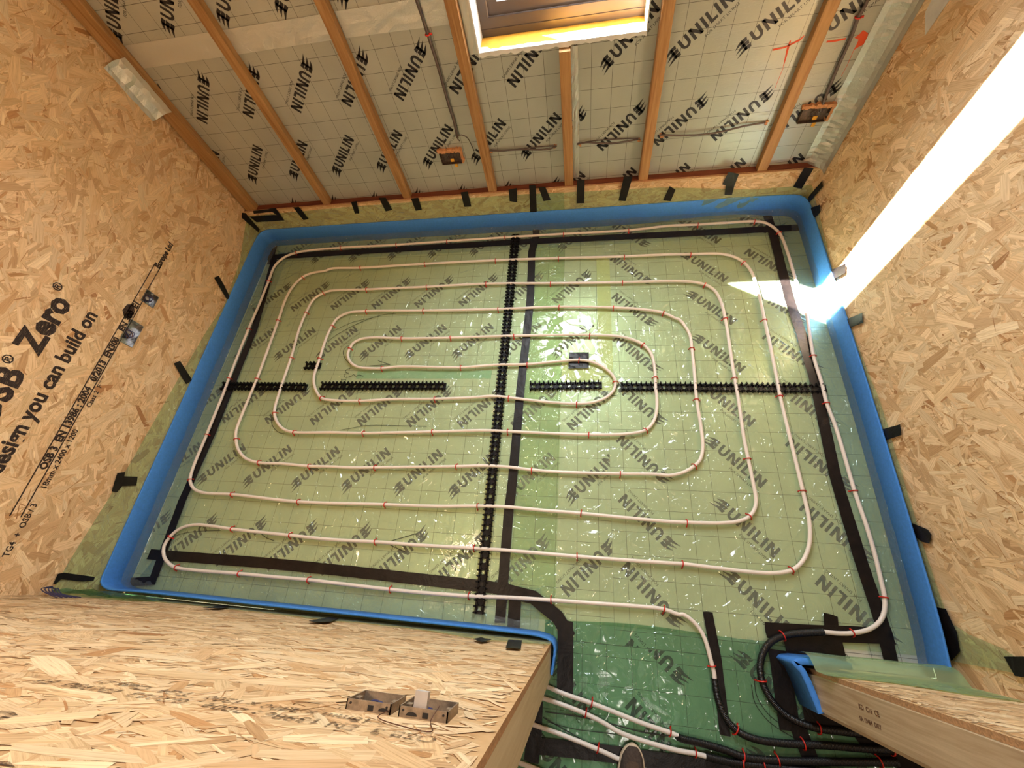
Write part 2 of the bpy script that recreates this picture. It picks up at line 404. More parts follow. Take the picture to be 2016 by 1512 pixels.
    me.polygons.foreach_set('material_index', np.concatenate([np.array(mi), np.zeros(n, int)]).astype(np.int32))
    me.update(calc_edges=True)
    ca_ = me.color_attributes.new('strand', 'FLOAT_COLOR', 'POINT')
    allc = np.ones((len(verts_all), 4)); allc[:nb, :3] = np.array(cols); allc[nb:, :3] = np.repeat(C, 6, 0)
    ca_.data.foreach_set('color', allc.ravel())
    ul = me.uv_layers.new(name='uv'); ul.data.foreach_set('uv', np.concatenate([np.array(uvs), UVs.reshape(-1, 2)]).ravel())
    me.validate(clean_customdata=False)
    o = bpy.data.objects.new(name, me); COL.objects.link(o)
    if extra: join_mb(o, extra)
    return o
def join_mb(o, mbm):
    """append printed marks (MB, material) to an object's mesh"""
    mb, mat = mbm; me = o.data; bm = bmesh.new(); bm.from_mesh(me); k = len(me.materials); me.materials.append(mat)
    vs = [bm.verts.new(v) for v in mb.v]
    for f in mb.f:
        try: nf = bm.faces.new([vs[i] for i in f]); nf.material_index = k
        except ValueError: pass
    bm.to_mesh(me); bm.free()

# ------------------------------------------------------------------ printed writing
def text_polys(body, size, bold=0.0, shear=0.0):
    """-> verts (2D), faces; from Blender's built-in font"""
    c = bpy.data.curves.new('t', 'FONT'); c.body = body; c.size = size; c.offset = bold; c.shear = shear; c.resolution_u = 2
    o = bpy.data.objects.new('t', c); COL.objects.link(o); bpy.context.view_layer.update()
    me = bpy.data.meshes.new_from_object(o.evaluated_get(bpy.context.evaluated_depsgraph_get()))
    v = [(p.co.x, p.co.y) for p in me.vertices]; f = [tuple(q.vertices) for q in me.polygons]
    bpy.data.objects.remove(o); bpy.data.curves.remove(c); bpy.data.meshes.remove(me)
    return v, f
def lay(mb, vf, O, U, V, mi=0):
    O, U, V = Vector(O), Vector(U), Vector(V)
    mb.add([O + U * x + V * y for x, y in vf[0]], vf[1], mi)
_sub = text_polys('FOR SMART LIVING', 0.0175)
_sw = max(v[0] for v in _sub[0])
def logo_polys():
    v = []; f = []
    def poly(p):
        b = len(v); v.extend(p); f.append(tuple(range(b, b + len(p))))
    H = 0.054; s = 0.0125
    # U
    x = -0.075; w = 0.043; n = 8
    outer = [(x, H), (x, 0.021)] + [(x + w / 2 - w / 2 * math.cos(PI * k / n), 0.021 - 0.022 * math.sin(PI * k / n)) for k in range(1, n)] + [(x + w, 0.021), (x + w, H)]
    wi = w - 2 * s
    inner = [(x + s, H), (x + s, 0.021)] + [(x + w / 2 - wi / 2 * math.cos(PI * k / n), 0.021 - 0.010 * math.sin(PI * k / n)) for k in range(1, n)] + [(x + s + wi, 0.021), (x + s + wi, H)]
    for k in range(len(outer) - 1): poly([outer[k], outer[k + 1], inner[k + 1], inner[k]])
    def I(x): poly([(x, 0), (x + s, 0), (x + s, H), (x, H)])
    def Nn(x):
        w = 0.045; I(x); I(x + w - s); poly([(x, H), (x + s * 1.15, H), (x + w, 0), (x + w - s * 1.15, 0)])
    Nn(-0.022); I(0.034)
    poly([(0.057, 0), (0.057 + s, 0), (0.057 + s, H), (0.057, H)]); poly([(0.057 + s, 0), (0.089, 0), (0.089, 0.0115), (0.057 + s, 0.0115)])
    I(0.097); Nn(0.120)
    # three-pronged mark
    for k in range(3):
        y = 0.002 + 0.0185 * k; q = 0.006 * k
        poly([(-0.160 + q, y - 0.006), (-0.118, y - 0.001), (-0.092, y - 0.004), (-0.087, y + 0.0125), (-0.110, y + 0.0135), (-0.128, y + 0.008)])
    poly([(-0.118, 0.002), (-0.106, 0.002), (-0.106, 0.050), (-0.118, 0.046)])
    b = len(v); v.extend([(p[0] + 0.165 - _sw, p[1] - 0.028) for p in _sub[0]]); f.extend([tuple(b + i for i in q) for q in _sub[1]])
    return [(a, c - 0.022) for a, c in v], f
LOGO = logo_polys()
def logos(plane, centers):
    """plane(x, y)->3D, centers: (x, y, angle deg)"""
    mb = MB()
    for x, y, a in centers:
        c, s = math.cos(math.radians(a)), math.sin(math.radians(a))
        b = [plane(x + p * c - q * s, y + p * s + q * c) for p, q in LOGO[0]]
        mb.add(b, LOGO[1])
    return mb
def clip_mb(mb, lims, holes=()):
    """cut the marks to axis limits [(axis, lo, hi)...]; drop what lies in a hole [((axis,lo,hi),(axis,lo,hi))]"""
    bm = bmesh.new(); vs = [bm.verts.new(v) for v in mb.v]
    for f in mb.f:
        try: bm.faces.new([vs[i] for i in f])
        except ValueError: pass
    def cut(ax, co, clear):
        no = Vector((0, 0, 0)); no[ax] = 1; p = Vector((0, 0, 0)); p[ax] = co
        bmesh.ops.bisect_plane(bm, geom=bm.verts[:] + bm.edges[:] + bm.faces[:], plane_co=p, plane_no=no, clear_outer=clear > 0, clear_inner=clear < 0)
    for ax, lo, hi in lims: cut(ax, lo, -1); cut(ax, hi, 1)
    for h in holes:
        for ax, lo, hi in h: cut(ax, lo, 0); cut(ax, hi, 0)
        kill = [f for f in bm.faces if all(lo < f.calc_center_median()[ax] < hi for ax, lo, hi in h)]
        bmesh.ops.delete(bm, geom=kill, context='FACES')
    bm.verts.index_update(); out = MB(); out.v = [tuple(v.co) for v in bm.verts]; 
    for f in bm.faces: out.f.append(tuple(v.index for v in f.verts)); out.m.append(0); out.smooth.append(False); out.uv.append([(0, 0)] * len(f.verts))
    bm.free(); return out
def ribbon(mb, pts, w, up, lift=0.0, mi=0):
    """flat stroke of width w along pts, lying in the plane whose normal is up"""
    pts = [Vector(p) for p in pts]; up = Vector(up); vs = []
    ws = w if isinstance(w, (list, tuple)) else [w] * len(pts)
    for i, p in enumerate(pts):
        t = (pts[min(i + 1, len(pts) - 1)] - pts[max(i - 1, 0)]).normalized(); s = t.cross(up).normalized() * (ws[i] / 2)
        vs += [p + s + up * lift, p - s + up * lift]
    mb.add(vs, [(2 * i, 2 * i + 2, 2 * i + 3, 2 * i + 1) for i in range(len(pts) - 1)], mi)

# ================================================================== SETTING
def struct(o): return tag(o, kind='structure')
PX_, PY_, PZ_ = (1, 0, 0), (0, 1, 0), (0, 0, 1)
# writing on the left wall (runs along +y, upright)
wl = MB()
def wl_text(body, size, y_end, z, bold=0.0, y0=None):
    v, f = text_polys(body, size, bold); w = max(p[0] for p in v)
    y = (y_end - w) if y0 is None else y0
    lay(wl, (v, f), (XL + 0.0023, y, z), (0, 1, 0), (0, 0, 1))
wl_text('Zero', 0.132, 1.02, 0.846, 0.0055)
wl_text('\u00ae', 0.05, 1.075, 0.905, 0.001)
wl_text('OSB', 0.132, 0.655, 0.846, 0.0055)
wl_text('\u00ae', 0.05, 0.70, 0.905, 0.001)
wl_text('design you can build on', 0.083, 1.03, 0.735, 0.0028)
wl_text('Europe Ltd', 0.040, 1.62, 0.600, 0.0020)
wl_text('EN 300  E1', 0.040, 1.20, 0.600, 0.0020)
wl_text('OSB 3  EN 13986 : 2004   0/2013  EN300', 0.040, 0.98, 0.600, 0.0020)
wl_text('18mm x 2400 x 1200', 0.032, 0.50, 0.562, 0.0008); wl_text('TG4  +  OSB / 3', 0.032, 0.16, 0.562, 0.0008)
wl_text('Class 2  F****', 0.030, 0.78, 0.565, 0.0006)
for y0, y1, z in ((0.1, 1.46, 0.632), (0.1, 1.30, 0.594), (1.30, 1.47, 0.600)):
    ribbon(wl, [(XL + 0.0023, y0, z), (XL + 0.0023, y1, z)], 0.005, (1, 0, 0))
wl.add([(XL + .0023, y, z) for y, z in ((1.105, .602), (1.15, .602), (1.18, .625), (1.16, .65), (1.12, .655), (1.09, .63))], [(0, 1, 2, 3, 4, 5)])
LB1 = (1.222, 1.297, 0.530, 0.604); LB2 = (0.970, 1.105, 0.527, 0.601)     # recessed boxes (y0,y1,z0,z1)
def uvhole(b): return (b[0] - YF2, b[1] - YF2, b[2], b[3])
struct(osb('wall_left', (XL, YF2, 0), PY_, PZ_, 2.30 - YF2, HTOP, 0.05, holes=[uvhole(LB1), uvhole(LB2)], seed=3, extra=(wl, INK_L)))
struct(osb('wall_right', (XR, 2.30, 0), (0, -1, 0), PZ_, 2.30 - YF2, HTOP, 0.05, seed=5, bias=0.9))
# front walls either side of the door opening (face looks into the room, +y)
wf = MB()
def wf_text(body, size, x_start, z, bold=0.0):
    lay(wf, text_polys(body, size, bold), (x_start, YF + 0.0023, z), (-1, 0, 0), (0, 0, 1))
wf_text('OSB 3  EN 13986 : 2004   0/2013  EN300  E1', 0.036, -0.19, 1.395, 0.0008)
wf_text('18mm x 2400 x 1200   TG4  Class 2', 0.032, -0.30, 1.362, 0.0008)
wf_text('design you can build on', 0.083, -0.69, 1.535, 0.002)
wf_text('OSB Zero', 0.128, -0.50, 1.645, 0.0035)
SBX = ((-.368, -.292), (-.280, -.200))
wfl = osb('wall_front_left', (JL, YF, 0), (-1, 0, 0), PZ_, JL - XL, HTOP, 0.015, holes=[(JL - b, JL - a, 1.262, 1.325) for a, b in SBX], seed=8, bias=0.0, extra=(wf, INK_F), size=1.0)
struct(wfl)
wfr = osb('wall_front_right', (XR, YF, 0), (-1, 0, 0), PZ_, XR - JR - 0.012, HTOP, 0.015, seed=9, bias=0.15)
struct(wfr)
mb = MB(); mb.box((JL, YF2, 2.25), (JR, YF - 0.012, HTOP)); struct(mb.build('wall_front', HALL))
# lower back wall panel
struct(osb('wall_back', (XL, 2.30, 0), PX_, PZ_, XR - XL, HTOP, 0.04, holes=[(-0.49 - XL, 0.278 - XL, 1.045, 3.4)], n=2000, seed=11))
sp = osb('trim_1', (XL + 0.002, YB, 0), PX_, PZ_, XR - XL - 0.004, 0.316, 0.013, seed=12, bias=0.0)
struct(sp)
# hall beyond the door, ceiling and deck
mb = MB(); mb.box((-2.4, -2.3, -0.16), (2.6, 2.34, -0.06)); struct(mb.build('floor', CONC))
mb = MB(); mb.box((-2.45, -2.3, HTOP), (2.65, 2.34, HTOP + 0.1)); struct(mb.build('ceiling', HALL))
mb = MB(); mb.box((-1.55, -2.0, -0.06), (-1.5, YF2 - 0.0, HTOP)); struct(mb.build('wall_hall_left', HALL))
mb = MB(); mb.box((2.4, -2.0, -0.06), (2.45, YF2 - 0.0, HTOP)); struct(mb.build('wall_hall_right', HALL))
mb = MB(); mb.box((-1.55, -2.05, -0.06), (2.45, -2.0, HTOP)); struct(mb.build('wall_hall_far', HALL))
mb = MB(); mb.box((-1.5, YF2 - 0.012, 0), (JL - 0.01, YF2, HTOP)); mb.box((JR + 0.01, YF2 - 0.012, 0), (2.4, YF2, HTOP)); mb.box((JL - .01, YF2 - 0.012, 2.25), (JR + .01, YF2, HTOP)); struct(mb.build('wall_hall_near', HALL))

# window 1: opening in the back wall, lined with foil and yellow foam
WX0, WX1, WZ0, WZ1 = -0.490, 0.278, 1.052, 3.40
wroot = empty('window_1', (-0.106, 2.43, WZ0)); tag(wroot, kind='structure')
fr = MB(); y0, y1 = 2.385, 2.47
fr.box((WX0, y0, WZ0 - .005), (WX1, y1, WZ0 + .075)); fr.box((WX0, y0, WZ1 - .07), (WX1, y1, WZ1)); fr.box((WX0, y0, WZ0 + .075), (WX0 + .045, y1, WZ1 - .07)); fr.box((WX1 - .045, y0, WZ0 + .075), (WX1, y1, WZ1 - .07))
fr.box((WX0, 2.345, WZ1), (WX1, 2.47, WZ1 + .02)); fr.box((WX0 - .02, 2.345, WZ0 - .02), (WX0, 2.47, WZ1)); fr.box((WX1, 2.345, WZ0 - .02), (WX1 + .02, 2.47, WZ1)); fr.box((WX0, 2.345, WZ0 - .04), (WX1, 2.47, WZ0 - .019))
fr.box((WX0 + .01, y0 - .004, WZ0 + .028), (WX1 - .01, y0, WZ0 + .032))
local(fr, wroot).build('window_frame', FRAME_M, wroot)
sa = MB(); a, b, c, d = WX0 + .045, WX1 - .045, WZ0 + .075, WZ1 - .07
sa.box((a, 2.40, c), (b, 2.46, c + .05)); sa.box((a, 2.40, d - .05), (b, 2.46, d)); sa.box((a, 2.40, c + .05), (a + .05, 2.46, d - .05)); sa.box((b - .05, 2.40, c + .05), (b, 2.46, d - .05))
sash = local(sa, wroot).build('window_sash', FRAME_M, wroot)
ga = MB(); ga.tube([(a, 2.396, c - .004), (b, 2.396, c - .004)], .005, 6); ga.tube([(a, 2.396, c), (a, 2.396, d)], .005, 6)
local(ga, wroot).build('gasket', FRAME_L, sash)
tg = NT('window_glass'); g1 = tg.n('ShaderNodeBsdfTransparent'); g2 = tg.n('ShaderNodeBsdfGlossy'); g2.inputs['Roughness'].default_value = 0.02
gf = tg.schlick(); gm = tg.n('ShaderNodeMixShader'); tg.l(gf, gm.inputs[0]); tg.l(g1.outputs[0], gm.inputs[1]); tg.l(g2.outputs[0], gm.inputs[2])
GLASS = tg.end(gm.outputs[0])
gb = MB(); gb.box((a + .05, 2.428, c + .05), (b - .05, 2.434, d - .05)); local(gb, wroot).build('glass_pane', GLASS, sash)
# reveal: yellow foam sill with ragged foil edge, foil covered jambs
sl_ = MB(); rnd = random.Random(4); N_ = 26
for i in range(N_):
    x0 = WX0 + (WX1 - WX0) * i / N_; x1 = WX0 + (WX1 - WX0) * (i + 1) / N_
    sl_.box((x0, 2.258, WZ0 - .018), (x1, 2.384, WZ0 + rnd.uniform(-.0005, .0008)), 0)
local(sl_, wroot).build('foam_sill', YFOAM, wroot)
ed = MB(); pts = []
for i in range(41):
    x = WX0 + (WX1 - WX0) * i / 40; yy = 2.272 + rnd.uniform(-.006, .006) + (0.02 if i < 3 or i > 37 else 0)
    pts.append((x, yy))
vs = []
for x, yy in pts: vs += [(x, 2.243, WZ0 + .0035 + rnd.uniform(0, .002)), (x, yy, WZ0 + .0035), (x, 2.242 + rnd.uniform(-.001, .001), WZ0 - .014 + rnd.uniform(-.006, .006))]
ed.add(vs, [(3 * i, 3 * i + 3, 3 * i + 4, 3 * i + 1) for i in range(40)] + [(3 * i, 3 * i + 2, 3 * i + 5, 3 * i + 3) for i in range(40)])
local(ed, wroot).build('foil_edge', WHITEFOIL, wroot)
jm = MB(); jm.box((WX0, 2.243, WZ0 + .005), (WX0 + .006, 2.384, WZ1)); jm.box((WX1 - .006, 2.243, WZ0 + .005), (WX1, 2.384, WZ1))
local(jm, wroot).build('foil_reveal', WHITEFOIL, wroot)

# ------------------------------------------------------------------ foil boards on the back wall
YFO = 2.256
def wall_board(name, x0, x1, z0, z1, mat, cen, label, extra=()):
    mb = MB(); holes = []
    hx0, hx1, hz0, hz1 = WX0, WX1, WZ0 - .005, WZ1
    if x0 < hx1 and x1 > hx0 and z1 > hz0:
        cx0, cx1, cz0 = max(x0, hx0), min(x1, hx1), max(z0, hz0)
        if cz0 > z0: mb.box((x0, YFO, z0), (x1, 2.299, cz0))
        if cx0 > x0: mb.box((x0, YFO, cz0), (cx0, 2.299, z1))
        if cx1 < x1: mb.box((cx1, YFO, cz0), (x1, 2.299, z1))
        if z1 > WZ1: mb.box((cx0, YFO, WZ1), (cx1, 2.299, z1))
        holes = [((0, cx0 - 1e-4, cx1 + 1e-4), (2, cz0, WZ1))]
    else: mb.box((x0, YFO, z0), (x1, 2.299, z1))
    o = mb.build(name, mat)
    pm = clip_mb(logos(lambda u, v: Vector((u, YFO - .0006, v)), cen), [(0, x0 + .001, x1 - .001), (2, z0 + .001, z1 - .001)], holes)
    join_mb(o, (pm, PRINT))
    for e in extra: join_mb(o, e)
    return tag(o, label, 'insulation board', 'foil faced boards on the back wall')
cl = []
for k in range(9):
    x = 0.075 - .3 * k - 0.02
    cl += [(x + .0, .602, 45), (x, 1.018, 225), (x + .0, .228, 225)]
wall_board('wall_insulation_board', XL, -0.079, 0.315, 1.222, FOIL_L, cl, 'foil insulation board under the horizontal foil tape joint, printed in black')
cl = []
for k in range(9):
    cl += [(-0.06 - .3 * k - .0, 1.405, 45), (-0.06 - .3 * k, 1.82, 225), (-0.06 - .3 * k, 2.22, 45)]
wall_board('wall_insulation_board', XL, -0.079, 1.223, HTOP, FOIL_L, cl, 'upper foil insulation board above the horizontal foil tape joint')
cl = []
for k in range(-2, 5):
    cl += [(0.504 + .3 * k, .632, 225), (0.492 + .3 * k, 1.02, 45), (0.485 + .3 * k, .24, 45), (0.5 + .3 * k, 1.42, 225)]
om = MB(); up = (0, -1, 0)
def bkp(x, y): p = bk(x, y, YFO); return (p.x, YFO - .0009, p.z)
def mark(px, w): ribbon(om, [bkp(*p) for p in px], w, up)
mark([(1521, 98), (1545, 93), (1575, 78), (1583, 70)], [.008, .007, .009, .004]); mark([(1556, 80), (1551, 95), (1547, 112), (1542, 131)], [.006, .009, .007, .002])
mark([(1627, 82), (1645, 80), (1665, 76)], [.008, .008, .007]); mark([(1542, 133), (1525, 175)], .002)
om.add([bkp(*p) for p in [(1682, 74), (1693, 66), (1699, 59), (1709, 65), (1707, 78), (1699, 88), (1689, 93), (1680, 99), (1687, 86), (1690, 78)]], [tuple(range(10))])
mark([(1681, 98), (1668, 128), (1656, 150)], .002)
wall_board('wall_insulation_board', -0.079, XR - .002, 0.315, HTOP, FOIL_R, cl, 'foil insulation board beside the window with orange marker strokes', [(om, ORANGE)])

# battens
def batten(x, label, z0=0.19, z1=HTOP, w=.052, ya=2.2145, kx=0.0):
    root = MB(); root.box((-w / 2, ya - 2.2145, 0), (w / 2, YFO - 2.2145 - .0005, z1 - z0))
    o = root.build('timber_batten', BATTEN_M); o.location = (x, 2.2145, z0)
    bm = bmesh.new(); bm.from_mesh(o.data)
    bmesh.ops.bevel(bm, geom=[e for e in bm.edges if abs(e.verts[0].co.z - e.verts[1].co.z) > .1], offset=.002, segments=1, affect='EDGES')
    bm.to_mesh(o.data); bm.free()
    return tag(o, label, 'batten', 'upright battens on the back wall')
ZB = 0.317
batten(-2.285, 'rough pine batten tight in the corner by the big printed wall', ZB, w=.085)
batten(-1.706, 'pine batten next after the corner batten, small knot near its foot', ZB)
batten(-1.131, 'pine batten between the corner pair and the drooping cable box', ZB)
batten(-0.562, 'pine batten just beside the dirty back box under the window edge', ZB)
batten(-0.085, 'short pine batten standing centrally below the window sill', ZB, z1=WZ0 - .022)
batten(0.350, 'pine batten bordering the bright side of the window', ZB)
batten(0.998, 'pine batten beside the orange marker strokes', ZB)
mb = MB(); mb.box((XL, 2.2145, 0.195), (XR, 2.2995, 0.3165)); tag(mb.build('sole_plate', PLATE_M), 'reddish timber plate under the foil boards, coloured darker for shade', 'timber')
# foil tapes on the back wall
def patch(name, pts, mat, nrm, label, cat, group=None, th=.0008, crumple=.0015, seed=0, nu=10, nv=4, kind=None):
    """quad patch p0,p1,p2,p3 with small crumples"""
    p = [Vector(q) for q in pts]; nrm = Vector(nrm); rnd = random.Random(seed); mb = MB(); vs = []
    for i in range(nu + 1):
        for j in range(nv + 1):
            a, b = i / nu, j / nv
            q = p[0].lerp(p[1], a).lerp(p[3].lerp(p[2], a), b); vs.append(q + nrm * (th + rnd.random() * crumple))
    g = lambda i, j: i * (nv + 1) + j
    mb.add(vs, [(g(i, j), g(i + 1, j), g(i + 1, j + 1), g(i, j + 1)) for i in range(nu) for j in range(nv)])
    o = mb.build(name, mat); m = o.modifiers.new('thick', 'SOLIDIFY'); m.thickness = .0005; m.offset = 0
    return tag(o, label, cat, group, kind)
Yt = YFO - .001
patch('foil_joint_tape', [(-2.24, Yt, 1.182), (-1.74, Yt, 1.182), (-1.74, Yt, 1.284), (-2.24, Yt, 1.284)], FOILTAPE, (0, -1, 0), 'wide foil tape over the board joint between the corner batten and the next', 'tape', 'foil tape over the board joint', seed=1)
patch('foil_joint_tape', [(-1.68, Yt, 1.183), (-1.158, Yt, 1.184), (-1.158, Yt, 1.284), (-1.68, Yt, 1.284)], FOILTAPE, (0, -1, 0), 'wide foil tape over the board joint, creased where it ends at a batten', 'tape', 'foil tape over the board joint', seed=2, crumple=.003)
patch('foil_joint_tape', [(-1.10, Yt, 1.184), (-0.592, Yt, 1.178), (-0.592, Yt, 1.284), (-1.10, Yt, 1.286)], FOILTAPE, (0, -1, 0), 'wide foil tape running behind the hanging grey conduit cable', 'tape', 'foil tape over the board joint', seed=3, crumple=.003)
patch('foil_joint_tape', [(-0.057, Yt, .34), (-0.024, Yt, .34), (-0.024, Yt, 1.03), (-0.057, Yt, 1.03)], FOILTAPE, (0, -1, 0), 'narrow upright foil tape alongside the short central batten', 'tape', seed=4, nu=4, nv=30, crumple=.004)
patch('foil_joint_tape', [(-0.532, Yt, 1.05), (-0.49, Yt, 1.05), (-0.49, Yt, 2.4), (-0.532, Yt, 2.4)], FOILTAPE, (0, -1, 0), 'bright foil tape on the window edge beside the tall batten', 'tape', seed=5, nu=3, nv=30, crumple=.004)
# corner foil strip, right: folds from the back boards onto the side wall
mb = MB(); rnd = random.Random(8); prof = [(1.215, YFO - .003), (1.24, YFO - .010), (1.262, 2.225), (1.285, 2.20), (1.2965, 2.18), (1.2965, 2.145)]
nz = 150; vs = []
for i in range(nz + 1):
    z = .318 + (2.6 - .318) * i / nz; amp = .0035 if z < .72 else .0018
    tp = 1.0 if z > .45 else .55 + .45 * (z - .318) / .132
    for k, (x, y) in enumerate(prof): vs.append((min(x + rnd.uniform(-amp, amp) * (0 < k < 5), 1.2975), y + rnd.uniform(-amp, amp) * (0 < k < 5), z))
nn = len(prof); mb.add(vs, [(i * nn + k, i * nn + k + 1, (i + 1) * nn + k + 1, (i + 1) * nn + k) for i in range(nz) for k in range(nn - 1)])
tag(mb.build('foil_corner_tape', FOILTAPE), 'long crinkled silver foil tape sealing the corner beside the sunlit wall', 'tape')
mb = MB(); pr = [(XL + .0032, 2.145), (XL + .006, 2.17), (-2.31, 2.20), (-2.285, 2.2125), (-2.245, 2.2125)]; nn = len(pr); vs = []
for i in range(13):
    z = .985 + .27 * i / 12
    for k, (x, y) in enumerate(pr): vs.append((x + rnd.uniform(0, .009) * (0 < k < 4), y - rnd.uniform(0, .006), z + rnd.uniform(-.004, .004)))
mb.add(vs, [(i * nn + k, i * nn + k + 1, (i + 1) * nn + k + 1, (i + 1) * nn + k) for i in range(12) for k in range(nn - 1)])
tag(mb.build('foil_corner_tape', FOILTAPE), 'short shiny foil patch across the corner batten and printed wall', 'tape')
mb = MB(); mb.add([(1.2962, y, z) for y, z in ((2.10, 1.06), (2.02, 1.02), (2.0, 1.2), (2.12, 1.2))], [(0, 1, 2, 3)])
o = mb.build('foil_scrap', WHITEFOIL); m = o.modifiers.new('t', 'SOLIDIFY'); m.thickness = .0006; m.offset = -1
tag(o, 'pale pointed foil scrap stuck high on the shaded side wall', 'tape')

# ------------------------------------------------------------------ door studs
def stud(name, x0, x1, y0, y1, z0, z1, mat, label):
    o_ = MB(); o_.box((x0 - x0, 0, 0), (x1 - x0, y1 - y0, z1 - z0)); o = o_.build(name, mat); o.location = (x0, y0, z0)
    return tag(o, label, 'stud')
stud('door_stud', JL - .045, JL, YF2 + .0005, YF - .0155, 0.05, 2.25, STUD_M, 'pale planed timber stud ending the wall with the paired surface boxes')
sr = stud('door_stud', JR, JR + .045, YF2 + .0005, YF - .0155, 0.06, 2.25, STUD_M2, 'knotty pale timber stud with brown stamped marks at the door side')
st = MB()
def st_text(b, s, y, z): lay(st, text_polys(b, s, .0006), (-.0006, y, z), (0, 0, 1), (0, 1, 0))
st_text('KD  C16  CE', .018, .060, .34); st_text('SA 13464  DRY', .016, .030, .33)
join_mb(sr, (st, simple('brown_stamp', srgb(110, 74, 52), .6)))

# ------------------------------------------------------------------ floor insulation boards
def floor_board(x0, x1, y0, y1, mat, cen, label, top=0.0):
    mb = MB(); mb.box((x0, y0, top - .055), (x1, y1, top)); o = mb.build('floor_insulation_board', mat)
    pm = clip_mb(logos(lambda u, v: Vector((u, v, top + .0005)), cen), [(0, x0 + .001, x1 - .001), (1, y0 + .001, y1 - .001)])
    join_mb(o, (pm, PRINT)); return tag(o, label, 'insulation board', 'foil faced floor boards')
G_ = .0006; SEAM = 0.135
cen = []
for k in range(-1, 10):
    cen += [(0.235 - .3 * k, 1.301, 45), (.240 - .3 * k, 1.708, 225), (.245 - .3 * k, 2.105, 45)]
floor_board(XL + .002, SEAM - G_, 1.083 + G_, YB - .001, FF_LU, cen, 'foil floor board nearest the window wall, under the clip rails')
cen = []
for k in range(-1, 10):
    cen += [(.045 - .3 * k, .888, 225), (.033 - .3 * k, .492, 45), (.034 - .3 * k, .109, 225)]
floor_board(XL + .002, SEAM - G_, YF + .002, 1.083 - G_, FF_LL, cen, 'foil floor board nearest the paired surface boxes')
cen = []
for k in range(-3, 9):
    cen += [(.710, .02 + .3 * k, -45), (.305, .005 + .3 * k, 135), (1.092, .006 + .3 * k, 135)]
floor_board(SEAM + G_, XR - .002, YF + .002, YB - .001, FF_R, cen, 'foil floor board along the sunlit wall with crosswise printing')
cen = []
for k in range(-6, 6):
    cen += [(.305 - .4, .28 + .3 * k, -45), (.305, .105 + .3 * k, 135), (.71, .02 + .3 * k, -45), (1.09, .006 + .3 * k, 135), (-.5, .02 + .3 * k, 135)]
floor_board(-1.49, 2.39, -1.99, YF - .0005, FF_R, cen, 'foil floor board out in the passage beyond the doorway')

CREAM = simple('cream_joint_tape', srgb(226, 224, 178), 0.5, 0.1, 30, 0.06, 0.3, 60)
TEAL = simple('teal_joint_tape', srgb(150, 196, 178), 0.4, 0.2, 20, 0.08, 0.3, 60)
def joint_tape(x0, x1, y0, y1, mat, label):
    mb = MB(); mb.box((x0, y0, .0007), (x1, y1, .0012)); tag(mb.build('joint_tape', mat), label, 'tape')
joint_tape(.085, .165, .98, 1.93, CREAM, 'pale cream joint tape showing through the green sheet past the sheet lap')
joint_tape(-.118, .084, 1.02, 1.19, CREAM, 'pale cream patch around the square black patch')
joint_tape(-1.36, -.52, 1.056, 1.108, TEAL, 'pale teal joint tape just behind the inner clip rails')
# ------------------------------------------------------------------ green polythene sheets
def hL(y): return interp([(-.195, .345), (.0, .325), (.19, .30), (.4, .275), (.82, .242), (1.26, .203), (1.52, .165), (1.85, .19), (2.13, .27), (2.2, .285)], y)
def hR(y): return interp([(-.195, .42), (-.076, .40), (-.03, .22), (.0, .165), (.21, .160), (.83, .187), (1.09, .167), (1.52, .156), (1.9, .19), (2.2, .22)], y)
def hB(x): return interp([(-2.34, .285), (-1.5, .30), (-.466, .297), (0, .285), (.453, .274), (.978, .212), (1.3, .215)], x)
def hF(x): return interp([(-2.34, .26), (-1.9, .20), (-1.4, .19), (-1.03, .24), (-.94, .20), (-.74, .20), (-.58, .23), (-.42, .30), (-.36, .325), (-.27, .28), (-.2, .28), (-.12, .24)], x)
def hFR(x): return interp([(.82, .29), (1.0, .30), (1.12, .38), (1.3, .42)], x)
rs = random.Random(21)
_ph = [(rs.uniform(3, 14), rs.uniform(3, 14), rs.uniform(0, 6), rs.uniform(.00015, .0006)) for _ in range(14)]
def wob(x, y): return sum(a * math.sin(x * p + y * q + r) for p, q, r, a in _ph)
def prof1d(lo, hi, wall_lo, wall_hi, step, hmax=1.0, off=.004):
    """list of (coord, t): t<0 up the low wall, t>1 up the high wall"""
    out = []
    if wall_lo: out += [(lo + off, 'lo', 1 - k / 6) for k in range(6)] + [(lo + off + .004, 'lo', 0.02)]
    n = int((hi - lo) / step)
    for i in range(n + 1):
        c = lo + (hi - lo) * i / n
        if wall_lo and c < lo + .03: c = lo + .03
        if wall_hi and c > hi - .03: c = hi - .03
        out.append((c, 'f', 0))
    if wall_hi: out += [(hi - off - .004, 'hi', 0.02)] + [(hi - off, 'hi', (k + 1) / 6) for k in range(6)]
    return out
